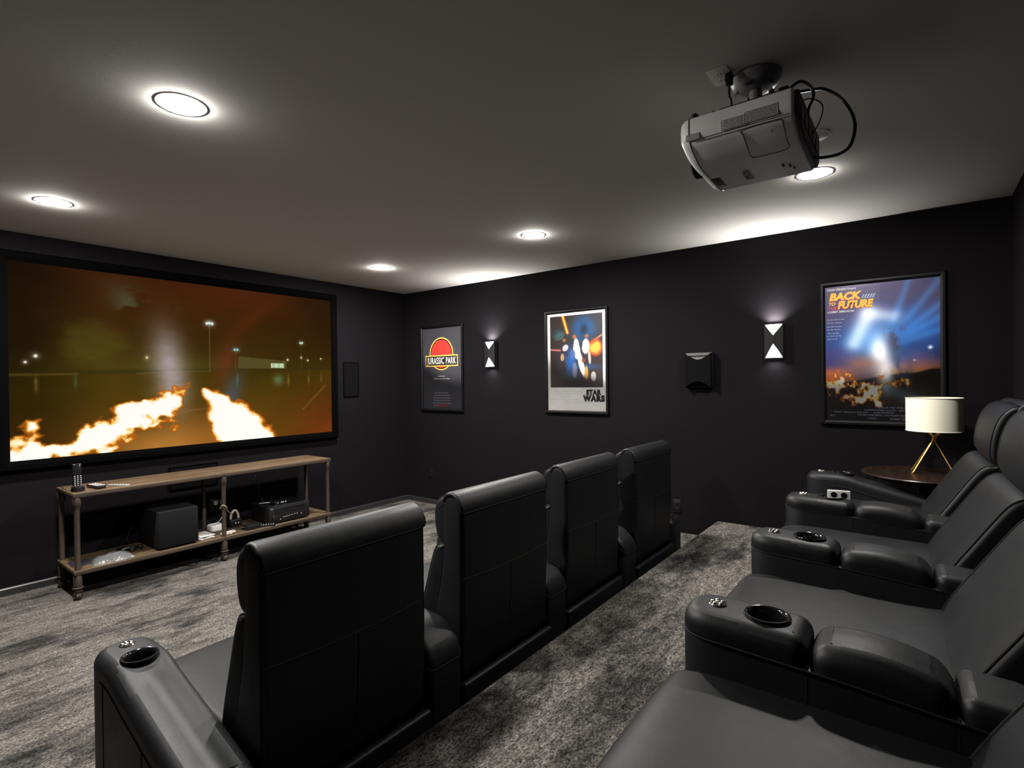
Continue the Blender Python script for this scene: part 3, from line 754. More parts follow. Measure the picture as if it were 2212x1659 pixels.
L3('STEVEN SPIELBERG Presents', .02, .034, .015, .27, bold=.01)
L3('BACK', .042, .104, .050, .30, I_AMBER, bold=.05, shear=.2, z=.0092); L3('BACK', .036, .108, .050, .30, I_RED, bold=.05, shear=.2)
L3('TO', .035, .143, .024, .065, I_AMBER, bold=.03, shear=.2); L3('THE', .028, .176, .022, .085, I_RED, bold=.03, shear=.2)
L3('FUTURE', .122, .168, .050, .325, I_AMBER, bold=.05, shear=.2, z=.0092); L3('FUTURE', .116, .172, .050, .325, I_RED, bold=.05, shear=.2)
mb = MB()
for k in range(5):
    x_, y_ = pt(.355+.024*k, .092); mb.add([(x_-.012, y_-.014, .0089), (x_-.004, y_-.014, .0089), (x_+.010, y_+.014, .0089), (x_+.002, y_+.014, .0089)], [(0, 1, 2, 3)])
mb.obj('title_stripes', I_BLUE, r, ang=0)
L3('A ROBERT ZEMECKIS Film', .02, .198, .014, .255, bold=.01)
for s, t in [('He was never in time', .252), ('for his classes...', .276), ("He wasn't in time", .304), ('for his dinner...', .326), ('Then one day...', .353), ("he wasn't in his", .374), ('time at all.', .396)]:
    L3(s, .018, t, .0095, .0105*len(s)*.78, I_BLUE, bold=.005)
for s, u, t, wd in [('"BACK TO THE FUTURE"', .48, .905, .35), ('CHRISTOPHER LLOYD - LEA THOMPSON', .36, .924, .50), ('ROBERT ZEMECKIS & BOB GALE', .08, .9415, .31), ('ALAN SILVESTRI', .435, .9415, .175), ('STEVEN SPIELBERG  KATHLEEN KENNEDY', .295, .960, .50), ('ROBERT ZEMECKIS', .585, .985, .21), ('MCA', .04, .967, .05), ('STEREO', .385, .984, .08)]:
    L3(s, u, t, .0115, wd, I_BLUE, bold=.008)

# ------------------------------------------------------------------ wall lamps, speakers, outlets
def sconce(label, y, z, wd=.136, ht=.275, d=.062):
    r = thing('wall_sconce', label, 'wall lamp', M=WR(y, z), group='black up-and-down wall sconces')
    a, b = wd/2, ht/2; th = .004; ap = .060; rc = .010
    mb = MB()
    mb.box(-a, a, -b, b, 0, .004)                                  # back plate
    for s in (-1, 1): mb.box(s*a-(th if s > 0 else 0), s*a+(th if s < 0 else 0), -b, b, 0, d-.012)
    mb.obj('housing', M_BLACKM, r, ang=20)
    mb = MB()                                                      # folded front with a triangular notch at each end
    fr = [(-a, b, d-.012), (0, b-ap*1.45, d+.004), (a, b, d-.012), (a, -b+.012, d-.012), (0, -b+.012+ap*1.75, d+.004), (-a, -b+.012, d-.012)]
    bk = [(x, yy, zz-.004) for x, yy, zz in fr]
    mb.add(fr+bk, [(0, 1, 4, 5), (1, 2, 3, 4), (6, 11, 10, 7), (7, 10, 9, 8)]+[(i, (i+1) % 6, 6+(i+1) % 6, 6+i) for i in range(6)])
    mb.obj('front_shield', M_BLACKM, r, ang=10)
    mb = MB()
    mb.box(-a, a, b-.004, b, d-.020, d-.010); mb.box(-a, a, -b, -b+.010, d-.022, d-.008); mb.obj('rim_bar', M_BLACKM, r, ang=20)
    mb = MB(); k = .006
    mb.add([(-a+k, b-.003, d-.020), (0, b-ap*1.62, d-.010), (a-k, b-.003, d-.020)], [(0, 1, 2)])
    mb.obj('upper_diffuser', M_SLENS, r, ang=0)
    mb = MB(); mb.add([(-a+k, -b+.010, d-.020), (a-k, -b+.010, d-.020), (0, -b+.012+ap*1.92, d-.010)], [(0, 1, 2)])
    mb.obj('lower_diffuser', M_SLENS, r, ang=0)
    for s, pw, nm in ((1, SCONCE_UP, 'lamp_up'), (-1, SCONCE_DOWN, 'lamp_down')):
        ld = bpy.data.lights.new(nm, 'AREA'); ld.shape = 'RECTANGLE'; ld.size = .09; ld.size_y = .025; ld.energy = pw; ld.color = (1, .97, .93); ld.spread = math.radians(125)
        lo = bpy.data.objects.new(nm, ld); COL.objects.link(lo); lo.parent = r; lo.location = (0, s*(b-.004), .040)
        lo.rotation_euler = (s*(PI/2-.0)+s*.10, 0, 0)
    return r
sconce('black folded wall sconce lit up and down, between the charcoal poster and the white-bordered poster', -1.425, 1.777, .142, .285)
sconce('black folded wall sconce lit up and down, between the wall speaker and the dusk poster', -4.278, 1.763, .134, .270)

# surround speaker with scooped silver lips
r = thing('wall_speaker', 'black surround speaker box with curved silver lip on the right wall', 'speaker', M=WR(-3.70, 1.553))
a, b, d = .112, .150, .075
MB().box(-a, a, -b, b, 0, d*.55, .008).obj('cabinet', M_BLACKM, r)
n = 14; top = [(-a*.97+2*a*.97*i/n, b-.008-.052*math.sin(PI*i/n)) for i in range(n+1)]; bot = [(-a*.97+2*a*.97*i/n, -b+.006+.050*math.sin(PI*i/n)) for i in range(n+1)]
ol = [(x, y) for x, y in top]+[(x, y) for x, y in reversed(bot)]
mb = MB(); mb.loops([[(x, y, z) for x, y in ol] for z in (d*.5, d*.92)]+[[(x*.965, y*.985, d) for x, y in ol]]); mb.obj('grille', M_GRILLE, r, ang=30)
mb = MB(); mb.add([(-a*.97, b-.004, d*.56), (a*.97, b-.004, d*.56), (a*.86, b-.026, d*.80), (-a*.86, b-.026, d*.80)], [(0, 1, 2, 3)]); mb.box(-a*.95, a*.95, b-.060, b-.004, d*.50, d*.56)
mb.obj('upper_lip', simple('dull_pewter', (.13, .13, .125), .4, .5), r, ang=10)
mb = MB(); mb.box(-a*.95, a*.95, -b+.004, -b+.056, d*.50, d*.57); mb.obj('lower_lip', M_VELVET, r, ang=10)

def inwall(label, x, z, wd, ht):
    r = thing('flush_speaker', label, 'speaker', M=WF(x, z))
    put('bezel', frame_mesh('bezel', wd, ht, .010, .012, M_VELVET), r)
    MB().box(-wd/2+.006, wd/2-.006, -ht/2+.006, ht/2-.006, .001, .008).obj('grille', M_GRILLE, r)
    return r
inwall('tall black flush speaker panel on the front wall right of the screen', -.824, 1.522, .205, .396)
inwall('low black flush speaker panel on the front wall below the screen, behind the rack', -2.497, .668, .400, .200)

def outlet(label, M, mat, slots=M_GLOSSB, name='wall_outlet'):
    r = thing(name, label, 'outlet', M=M)
    MB().box(-.036, .036, -.058, .058, 0, .006, .003).obj('cover_plate', mat, r)
    for s in (-1, 1):
        so = MB().box(-.017, .017, s*.024-.014, s*.024+.014, .005, .008, .003).obj('socket', mat, r)
        mb = MB()
        for x in (-.006, .006): mb.box(x-.0012, x+.0012, s*.024-.004, s*.024+.006, .0078, .0086)
        mb.obj('slot', slots, so)
    return r
outlet('black wall outlet low on the right wall below the charcoal poster', WR(-.431, .371), M_BLACK)
outlet('black wall outlet on the right wall just behind the front row', WR(-3.488, .376), M_BLACK)
outlet('black wall outlet on the front wall behind the rack', WF(-2.330, .372), M_BLACK)

# ------------------------------------------------------------------ ceiling: recessed lights, projector
LL = [(-3.655, -1.010, 'recessed round ceiling light nearest the screen on the left'), (-1.184, -1.011, 'recessed round ceiling light nearest the corner of screen wall and poster wall'),
      (-3.640, -2.835, 'recessed round ceiling light appearing largest, upper left of the photo'), (-1.184, -2.823, 'recessed round ceiling light in front of the white-bordered poster'),
      (-1.197, -4.719, 'recessed round ceiling light just beyond the projector')]
def trim_mesh():
    return MB().lathe([(.0785, -.0006), (.0840, -.0014), (.0890, -.0012), (.0905, .0)], 48, cap0=False, cap1=False).mesh('trim_ring', M_TRIM)
def lens_mesh(m):
    return MB().lathe([(.0, -.0068), (.028, -.0063), (.054, -.0046), (.070, -.0024), (.078, .0)], 48, cap0=False, cap1=False).mesh('lens', m, 0)
for x, y, lb in LL:
    r = thing('recessed_light', lb, 'ceiling light', (x, y, HC), 'recessed ceiling lights')
    put('trim_ring', M_('trim', trim_mesh), r); dim = y < -4; put('lens', M_(('lens', dim), lambda: lens_mesh(M_LENS5 if dim else M_LENS)), r, (0, 0, -.0015))
r = thing('ceiling_cover_plate', 'round off-white cover plate on the ceiling behind the projector', 'cover plate', (-1.722, -4.785, HC))
MB().lathe([(.068, .0), (.068, -.006), (.062, -.009), (0, -.010)], 40, cap0=False, cap1=False).obj('plate', M_CEIL, r)
MB().tube([(.066*math.cos(a), .066*math.sin(a), -.005) for a in [2*PI*i/40 for i in range(40)]], .004, 6, closed=True).obj('rim', M_TRIM, r)
r = outlet('white outlet plate on the ceiling above the projector', Matrix(((0, 1, 0, -2.497), (1, 0, 0, -4.592), (0, 0, -1, HC), (0, 0, 0, 1))), M_WHITE, M_BLACK, 'ceiling_outlet')

pj = thing('projector', 'white home theater projector hung upside down from the ceiling', 'projector', (-2.41, -4.668, 2.265))
hx, y0, y1 = .235, -.187, .187
sec = rpoly([(-hx, .145, .022), (-hx, .055, .035), (-hx+.11, .004, .07), (hx-.06, -.006, .04), (hx, .035, .03), (hx, .145, .022)], 7)
mb = MB(); pillow(mb, sec, y0, y1, .012, 4, 0.0, 4, axis='y', r1=.040); mb.obj('body', M_PROJ, pj, 40)
mb = MB(); pillow(mb, [(x*.955, .075+(z-.075)*.93) for x, z in sec], y0-.012, y0+.02, .006, 3, 0, 2, axis='y'); rear = mb.obj('rear_panel', M_PDARK, pj)
mb = MB()
for k in range(5): mb.box(-.19+.075*k, -.14+.075*k, y0-.015, y0-.010, .055, .095)
mb.obj('port', M_BLACK, rear)
mb = MB()
def sec_at(y, i0=0, i1=None, e=.0006): return [(x*(1+e/.2), y, z) for x, z in offs(sec, e)]
mb.tube([(x, y1-.040, z) for x, z in offs(sec, .0004)], .0016, 5, closed=True)
mb.tube([(-hx-.0006, y, .058) for y in (y0+.012, 0, y1-.040)], .0016, 5)
mb.tube([(hx+.0006, y, .058) for y in (y0+.012, 0, y1-.040)], .0016, 5)
def on_bottom(x, y, e=.0008):
    lo = [q for q in sec if q[1] < .10]; lo.sort()
    for i in range(len(lo)-1):
        if lo[i][0] <= x <= lo[i+1][0] and lo[i+1][0] > lo[i][0]:
            t = (x-lo[i][0])/(lo[i+1][0]-lo[i][0]); return (x, y, lo[i][1]+(lo[i+1][1]-lo[i][1])*t-e)
    return (x, y, .04)
hatch = [(-.222, -.030), (-.222, -.140), (-.205, -.150), (-.14, -.150), (-.10, -.15), (-.085, -.12), (-.085, -.05), (-.10, -.028), (-.16, -.028), (-.205, -.028)]
mb.tube(catmull([on_bottom(x, y) for x, y in hatch], 4, True), .0013, 5, closed=True)
mb.obj('panel_gap', M_PDARK, pj)
def sticker(ya, yb, za, zb, rows, seed):
    o = MB().box(-hx-.0006, -hx+.002, ya, yb, za, zb).obj('caution_label', simple('label_film', (.50, .495, .485), .5), pj, ang=0)
    mb = MB(); rr = random.Random(seed); xs = -hx-.0010
    for (p, q, c, e) in ((ya, yb, za, za+.0008), (ya, yb, zb-.0008, zb), (ya, ya+.0008, za, zb), (yb-.0008, yb, za, zb)): mb.box(xs, xs+.0003, p, q, c, e)
    for k in range(rows):
        z = za+(zb-za)*(k+.8)/(rows+.6); y = ya+.004
        while y < yb-.01:
            l = rr.uniform(.006, .022); mb.box(xs, xs+.0003, y, min(y+l, yb-.004), z-.0009, z+.0009); y += l+.003
    mb.obj('print_line', M_PGRAY, o, ang=0)
sticker(-.142, -.040, .066, .104, 7, 1); sticker(-.040, .036, .064, .098, 6, 2); sticker(.110, .158, .060, .082, 3, 3)
me = text_mesh('EPSON', .026, M_PGRAY, .095, 'LEFT', bold=.02)
o = put('lettering', me, pj); o.matrix_local = Matrix(((-1, 0, 0, .100), (0, 1, 0, .008), (0, 0, -1, -.0052), (0, 0, 0, 1)))
mb = MB()
for k in range(6): mb.box(.015, .115-.008*(k % 3), .115+.006*k, .118+.006*k, -.0048, .0022)
mb.obj('print_line', M_PGRAY, pj, ang=0)
mb = MB()
for (x, y) in ((.04, -.105), (.055, -.125), (.085, -.135)): mb.box(x-.012, x+.012, y-.003, y+.003, -.0056, -.001)
mb.obj('indicator_mark', M_PGRAY, pj, ang=0)
MB().box(.10, .145, y0-.004, y0+.014, .004, .022, .003).obj('sensor_window', M_GLOSSB, pj)
MB().lathe([(.004, 0), (.004, .003), (.0, .0035)], 14, (0, 0, 0), Matrix(((0, 0, -1, -.205), (0, 1, 0, -.118), (1, 0, 0, .030), (0, 0, 0, 1))), cap0=False, cap1=False).obj('screw', M_CHROME, pj)
MB().lathe([(.062, 0), (.062, .018), (.050, .024), (.044, .012), (0, .010)], 32, (0, 0, 0), Matrix(((1, 0, 0, 0), (0, 0, 1, y1-.004), (0, 1, 0, .072), (0, 0, 0, 1))), cap0=False, cap1=False).obj('lens', M_GLOSSB, pj)
mb = MB()
for x, y in ((-.19, .14), (.19, .14)): mb.lathe([(.012, .14), (.014, .165), (.010, .170)], 16, (x, y, 0))
mb.obj('adjusting_foot', M_BLACK, pj)

mt = thing('projector_mount', 'grey round ceiling mount with black bracket holding the projector', 'mount', (-2.405, -4.690, HC))
MB().lathe([(.088, 0), (.090, -.010), (.086, -.016), (.080, -.030), (.066, -.044), (.042, -.054), (.0, -.056)], 40, cap0=False, cap1=False).obj('ceiling_dome', M_MOUNT, mt)
mb = MB()
for k in range(5):
    a = 2*PI*k/5+.5; mb.lathe([(.012, 0), (.012, .003), (0, .003)], 14, (0, 0, 0), Matrix.Translation((.064*math.cos(a), .064*math.sin(a), -.046)) @ Matrix.Rotation(PI+.75, 4, Vector((-math.sin(a), math.cos(a), 0))), cap0=False, cap1=False)
mb.obj('screw_hole', M_BLACKM, mt)
MB().lathe([(.022, -.050), (.022, -.110), (.030, -.118), (.030, -.135)], 20).obj('ball_joint', M_MOUNT, mt)
mb = MB(); mb.box(-.12, .12, -.10, .10, -.150, -.134, .003)
for sx in (-1, 1):
    for sy in (-1, 1): mb.tube([(sx*.09, sy*.08, -.145), (sx*.15, sy*.11, -.160), (sx*.16, sy*.12, -.184)], .010, 8)
mb.box(-.13, .13, -.13, -.10, -.190, -.130, .003); mb.obj('bracket', M_BLACKM, mt)
def cord(name, label, path, rad, mat, group=None, n=6):
    return tag(MB().tube(catmull(path, 8), rad, n).obj(name, mat), label, 'cable', group)
pl = thing('power_plug', 'black power plug and lead in the ceiling outlet above the projector', 'cable', (-2.502, -4.622, HC-.008))
MB().box(-.013, .013, -.012, .012, -.040, 0, .004).obj('plug_body', M_BLACK, pl)
MB().tube(catmull([(0, 0, -.038), (.004, .002, -.075), (.006, -.004, -.10), (.02, .0, -.135), (.05, .02, -.175)], 8), .0045, 8).obj('lead', M_CORD, pl)
cord('signal_cable', 'big black cable loop hanging off the back of the projector', [(-2.40, -4.82, 2.50), (-2.32, -4.86, 2.53), (-2.30, -4.90, 2.527), (-2.30, -4.955, 2.47), (-2.30, -4.990, 2.385), (-2.30, -4.980, 2.31), (-2.29, -4.945, 2.286), (-2.28, -4.885, 2.290), (-2.28, -4.868, 2.300)], .0058, M_CORD)
cord('signal_cable', 'small black cable loop at the top of the projector rear', [(-2.47, -4.79, 2.47), (-2.46, -4.84, 2.505), (-2.45, -4.872, 2.485), (-2.45, -4.884, 2.447), (-2.45, -4.868, 2.405), (-2.44, -4.862, 2.36)], .0050, M_CORD)
cord('signal_cable', 'thin tan cable drooping behind the projector', [(-2.42, -4.80, 2.44), (-2.40, -4.86, 2.465), (-2.38, -4.90, 2.44), (-2.38, -4.895, 2.39), (-2.38, -4.868, 2.34)], .0022, simple('tan_cord', (.20, .15, .09), .6))

# ------------------------------------------------------------------ media rack along the front wall
RX0, RX1, RXM, RY0, RY1, RZ, SZ = -3.478, -1.462, -2.474, -.545, -.112, .742, .205
rk = thing('media_rack', 'long low rack with weathered oak boards and rusty pipe legs under the screen', 'rack', (RXM, (RY0+RY1)/2, 0))
lx = lambda x: x-RXM
ly = lambda y: y-(RY0+RY1)/2
for (xa, xb) in ((RX0, RXM-.0015), (RXM+.0015, RX1)):
    for z1, th in ((RZ, .026), (SZ, .026)):
        b_ = MB().box(lx(xa), lx(xb), ly(RY0)+.004, ly(RY1), z1-th, z1, .003).obj('top_board' if z1 == RZ else 'shelf_board', M_WOOD, rk)
        MB().box(lx(xa), lx(xb), ly(RY0), ly(RY0)+.0045, z1-th-.004, z1-.002, .001).obj('edge_strip', M_WOODEDGE, b_)
PO = [(.026, .095), (.026, .165), (.023, .170), (.020, .178), (.0175, .186), (.0170, .62), (.0185, .64), (.024, .655), (.0265, .665), (.0265, .705), (.022, .715)]
def post_mesh():
    mb = MB(); mb.lathe([(.020, .055), (.020, .075), (.032, .080), (.033, .086), (.022, .092)]+PO, 20); return mb.mesh('leg', M_PIPE)
def caster_mesh():
    mb = MB(); M = Matrix(((0, 0, 1, 0), (1, 0, 0, 0), (0, 1, 0, .026), (0, 0, 0, 1)))
    mb.lathe([(.012, -.016), (.026, -.014), (.026, .014), (.012, .016)], 20, (0, 0, 0), M)
    for s in (-1, 1): mb.box(s*.021-.003, s*.021+.003, -.016, .016, .022, .066, .002)
    mb.box(-.024, .024, -.018, .018, .058, .066, .003); return mb.mesh('caster', M_PIPE)
for x in (RX0+.024, RXM, RX1-.024):
    for y in (RY0+.026, RY1-.026):
        p = put('leg', M_('post', post_mesh), rk, (lx(x), ly(y), 0)); put('caster', M_('caster', caster_mesh), p)

# things on the rack top
def remote(label, x, y, z, L, wd, h, rot, body, keys, rows=6, cols=3, kcol=None):
    r = thing('remote_control', label, 'remote', (x, y, z)); r.rotation_euler = (0, 0, rot)
    MB().box(-wd/2, wd/2, -L/2, L/2, 0, h, min(h*.3, .006)).obj('case', body, r)
    mb = MB()
    for i in range(rows):
        for j in range(cols):
            xx = -wd/2+wd*(j+.5)/cols; yy = -L/2+L*(i+.7)/(rows+.6); mb.box(xx-wd*.10, xx+wd*.10, yy-L*.022, yy+L*.022, h-.0005, h+.0022, .0008)
    mb.obj('buttons', keys, r); return r
ph = thing('cordless_phone', 'black cordless phone standing in its cradle on the rack top', 'phone', (-3.428, -.445, RZ))
MB().lathe([(.037, 0), (.040, .010), (.036, .034), (.030, .036)], 28, M=Matrix.Diagonal((1, 1.1, 1, 1))).obj('cradle', M_BLACK, ph)
Mt = Matrix.Translation((0, .004, .016)) @ Matrix.Rotation(-.10, 4, 'X')
hs = MB().box(-.026, .026, -.014, .014, 0, .178, .010, 3, Mt).obj('handset', M_GLOSSB, ph)
mb = MB()
for i in range(6):
    for j in range(3): mb.box(-.017+.017*j-.0042, -.017+.017*j+.0042, -.0165, -.0135, .022+.013*i, .028+.013*i, .001, 1, Mt)
mb.obj('keypad', M_SILVER, hs)
remote('chunky black remote with rows of white keys, beside the phone cradle', -3.312, -.405, RZ, .165, .058, .024, .14, M_BLACK, M_WHITE, 5, 3)
remote('slim silver remote lying on the rack top right of the black one', -3.185, -.440, RZ, .150, .036, .010, .55, M_SILVER, M_BLACK, 6, 2)
cord('phone_cord', 'thin black phone cord trailing over the left end of the rack', [(-3.462, -.425, .748), (-3.470, -.33, .748), (-3.462, -.20, .747), (-3.440, -.098, .745), (-3.425, -.075, .68), (-3.40, -.06, .55), (-3.37, -.05, .40)], .0020, M_CORD)
# subwoofer
sb = thing('subwoofer', 'black subwoofer cube on the lower rack shelf', 'subwoofer', (-2.815, -.315, SZ))
MB().box(-.146, .146, -.185, .19, .010, .298, .006).obj('cabinet', M_BLACKM, sb)
MB().box(-.142, .142, -.205, -.183, .014, .294, .006).obj('grille', simple('grey_grille_cloth', (.008, .0085, .0095), .9, spec=.08, bump=(900, .3, .001)), sb)
mb = MB()
for sx in (-1, 1):
    for sy in (-1, 1): mb.lathe([(.014, 0), (.014, .012)], 12, (sx*.12, sy*.15, 0))
mb.obj('foot', M_BLACK, sb)
cord('speaker_cord', 'thin black cord curving up behind the left of the subwoofer', [(-3.02, -.20, SZ+.003), (-3.05, -.14, SZ+.05), (-3.00, -.10, .34), (-2.93, -.10, .42), (-2.88, -.115, .45)], .0022, M_CORD)
# receiver with a small box on it
rc = thing('av_receiver', 'black audio video receiver with knob and small lit dots on the lower shelf', 'receiver', (-1.880, -.335, SZ))
MB().box(-.195, .195, -.165, .165, .012, .155, .004).obj('case', M_BLACK, rc)
fp = MB().box(-.198, .198, -.178, -.163, .012, .157, .003).obj('front_panel', M_BLACKM, rc)
mb = MB()
MK = Matrix(((1, 0, 0, 0), (0, 0, -1, 0), (0, 1, 0, 0), (0, 0, 0, 1)))
mb.lathe([(.024, 0), (.024, .012), (.021, .016), (0, .016)], 28, (-.150, .060, .178), MK, cap0=False, cap1=False); mb.obj('volume_knob', M_GLOSSB, fp)
MB().box(-.150, .150, -.1795, -.177, .095, .135, .001).obj('display_window', M_GLOSSB, fp)
mb = MB()
for k, x in enumerate((-.06, -.04, -.02, .0, .02, .045, .07)): mb.box(x-.006, x+.006, -.1800, -.1775, .050+.0015*k, .054+.0015*k, .0008, 1)
mb.obj('buttons', M_SILVER, fp)
mb = MB(); mb.box(-.096, -.091, -.1800, -.1775, .036, .041); mb.box(.110, .115, -.1800, -.1775, .050, .055); mb.obj('indicator_light', emission('indicator_led', (1, 1, 1), 1.2), fp, ang=0)
mb = MB(); mb.box(-.190, -.160, -.1795, -.1775, .140, .144); mb.obj('badge', M_SILVER, fp, ang=0)
mb = MB()
for sx in (-1, 1):
    for sy in (-1, 1): mb.lathe([(.016, 0), (.018, .014)], 12, (sx*.16, sy*.12, 0))
mb.obj('foot', M_BLACK, rc)
r = thing('media_player', 'small black box with white lit dots on top of the receiver', 'media box', (-1.905, -.365, SZ+.157))
MB().box(-.075, .075, -.055, .055, 0, .026, .004).obj('case', M_GLOSSB, r)
mb = MB()
for x in (-.045, -.010, .0, .012): mb.box(x, x+.006, -.0575, -.0545, .010, .016)
mb.box(.035, .039, -.0575, -.0545, .008, .022); mb.obj('indicator_light', emission('indicator_white', (.9, .95, 1), 1.0), r, ang=0)
cord('signal_cable', 'short white cable on top of the receiver case', [(-2.06, -.30, .374), (-2.03, -.34, .380), (-1.995, -.35, .378), (-1.975, -.345, .374)], .0035, M_WCORD)
cord('signal_cable', 'thin blue-black cable rising behind the receiver', [(-1.97, -.20, .365), (-1.96, -.12, .42), (-1.95, -.06, .52), (-1.96, -.03, .60)], .0025, simple('blue_cord', (.02, .035, .10), .5))
# router, charger, odds and ends
r = thing('wifi_router', 'small white rounded router puck on the lower shelf', 'router', (-2.425, -.245, SZ))
mb = MB(); slab(mb, rpoly([(-.058, -.058, .036), (.058, -.058, .036), (.058, .058, .036), (-.058, .058, .036)], 6), 0, .052, .014, 5, rb=.006); put('shell', weld(mb.mesh('shell', M_WHITE)), r)
MB().lathe([(.022, .0515), (.024, .0525), (.0, .0530)], 24, cap0=False, cap1=False).obj('badge', M_TRIM, r)
MB().box(.026, .030, -.060, -.0565, .022, .026).obj('status_light', emission('router_led', (1, 1, 1), 2.0), r, ang=0)
r = thing('usb_charger', 'white plug-in charger in the outlet behind the rack', 'charger', (-2.330, -.008, .395))
MB().box(-.017, .017, -.040, 0, -.016, .020, .005).obj('charger_body', M_WHITE, r)
MB().tube(catmull([(0, -.038, .004), (.004, -.060, .030), (.020, -.075, .02), (.030, -.085, -.06), (.012, -.11, -.125), (-.045, -.165, -.148), (-.075, -.180, -.160)], 8), .0026, 6).obj('lead', M_WCORD, r)
r = thing('headphone_stand', 'dark charging stand with beige looped band beside the middle rack leg', 'stand', (-2.268, -.262, SZ))
MB().box(-.050, .050, -.040, .040, 0, .070, .008).obj('base_block', M_BLACK, r)
MB().tube([(-.034*math.cos(a), 0, .068+.075*math.sin(a)) for a in [PI*i/16 for i in range(17)]], .010, 8).obj('band', simple('beige_band', (.34, .29, .22), .6), r)
mb = MB(); mb.box(-.012, -.006, -.042, -.039, .035, .041); mb.box(.012, .018, -.042, -.039, .035, .041); mb.obj('indicator_light', emission('stand_led', (.8, .9, 1), 1.0), r, ang=0)
cord('tied_cord', 'beige cord knotted round the middle rack leg', [(RXM-.030, -.515, .44), (RXM-.024, -.545, .475), (RXM+.010, -.545, .455), (RXM+.024, -.52, .43), (RXM+.06, -.45, .40), (RXM+.14, -.34, .345), (RXM+.19, -.28, .33)], .0040, simple('beige_cord', (.30, .24, .17), .7))
r = thing('power_adapter', 'flat black power brick lying on the lower shelf before the receiver', 'adapter', (-2.215, -.470, SZ))
MB().box(-.062, .062, -.045, .045, 0, .040, .006).obj('brick', M_BLACK, r)
MB().tube(catmull([(-.06, 0, .02), (-.09, .03, .035), (-.075, .10, .02), (-.03, .16, .01), (.02, .22, .03)], 8), .0035, 6).obj('lead', M_CORD, r)
remote('dark remote with pale keys lying left of the grey-topped one on the lower shelf', -2.105, -.500, SZ, .150, .044, .016, 1.15, M_BLACK, M_SILVER, 7, 3)
remote('dark remote with grey panel lying in front of the receiver corner', -2.020, -.460, SZ+.001, .120, .046, .018, .9, M_BLACK, M_SILVER, 3, 2)
r = thing('paper_stack', 'loose pile of white leaflets on the lower shelf right of the subwoofer', 'papers', (-2.585, -.385, SZ))
for k in range(4):
    o = MB().box(-.060, .060, -.085, .085, 0, .004, .001).obj('leaflet', (M_TRIM, M_WHITE, M_BAG, M_TRIM)[k], r, loc=(.006*k-.01, .008*k, .0045*k)); o.rotation_euler = (0, 0, (.2, -.15, .35, .05)[k])
MB().box(-.050, -.015, .01, .05, .0185, .0195).obj('yellow_flash', I_AMBER, r, ang=0)
pts = [(-2.415+.055*math.cos(a)*(1+.2*math.sin(3*a)), -.475+.035*math.sin(a)*(1+.25*math.cos(2*a)), SZ+.006+.006*(1+math.sin(a*1.7))) for a in [2*PI*i/14 for i in range(40)]]
tag(MB().tube(pts, .0030, 6).obj('coiled_cable', M_WCORD), 'loosely coiled white cable at the foot of the middle rack leg', 'cable')
# crumpled bag, pouch, cables on the left of the shelf
def crumple(name, label, cat, c, sx, sy, sz, mat, seed, n=22, m=16):
    rr = np.random.RandomState(seed); u, v = np.meshgrid(np.linspace(0, 1, n), np.linspace(0, 1, m))
    e = np.sin(PI*u)**.45*np.sin(PI*v)**.45
    z = sz*e*(.35+.9*fbm(u, v, 3, seed))+.012*(fbm(u, v, 7, seed+9)-.5)*e
    x = (u-.5)*sx*(1+.25*(fbm(v, u, 2, seed+3)-.5)); y = (v-.5)*sy*(1+.35*(fbm(u, v, 2, seed+5)-.5))
    vt = [(float(x[j, i]), float(y[j, i]), float(max(.001, z[j, i]))) for j in range(m) for i in range(n)]+[(float(x[j, i]), float(y[j, i]), 0.0) for j in range(m) for i in range(n)]
    fc = [(j*n+i, j*n+i+1, (j+1)*n+i+1, (j+1)*n+i) for j in range(m-1) for i in range(n-1)]; N = n*m
    fc += [tuple(reversed([q+N for q in f])) for f in fc]
    bd = [i for i in range(n)]+[j*n+n-1 for j in range(1, m)]+[(m-1)*n+i for i in range(n-2, -1, -1)]+[j*n for j in range(m-2, 0, -1)]
    fc += [(bd[k], bd[k]+N, bd[(k+1) % len(bd)]+N, bd[(k+1) % len(bd)]) for k in range(len(bd))]
    return tag(MB().add(vt, fc).obj(name, mat, ang=24, loc=c), label, cat)
crumple('plastic_bag', 'crumpled shiny clear plastic bag on the left of the lower shelf', 'bag', (-3.235, -.430, SZ), .25, .17, .062, M_BAG, 3)
crumple('fabric_pouch', 'flat dark pouch on the lower shelf left of the plastic bag', 'pouch', (-3.395, -.345, SZ), .13, .15, .032, simple('navy_pouch', (.010, .012, .018), .8), 12, 14, 12)
r = thing('plug_adapter', 'small black plug adapter with silver edge behind the plastic bag', 'adapter', (-3.125, -.300, SZ)); r.rotation_euler = (0, 0, .5)
MB().box(-.035, .035, -.025, .025, 0, .036, .005).obj('body', M_BLACK, r); MB().box(-.030, .030, -.027, -.024, .028, .033).obj('silver_edge', M_SILVER, r, ang=0)
pts = [(-3.055+.075*math.cos(a*.5)*(.6+.1*math.sin(2.3*a)), -.335+.035*math.sin(a), SZ+.010+.010*(1+math.sin(a*1.3))) for a in [2*PI*i/12 for i in range(34)]]
tag(MB().tube(pts, .0045, 6).obj('coiled_cable', M_CORD), 'bunched black cable between the plug adapter and the subwoofer', 'cable')
cord('signal_cable', 'thin black cable lying on the carpet under the rack', [(-2.75, -.30, .005), (-2.68, -.44, .005), (-2.60, -.36, .005), (-2.52, -.44, .005), (-2.42, -.30, .005), (-2.36, -.20, .005)], .0035, M_CORD)

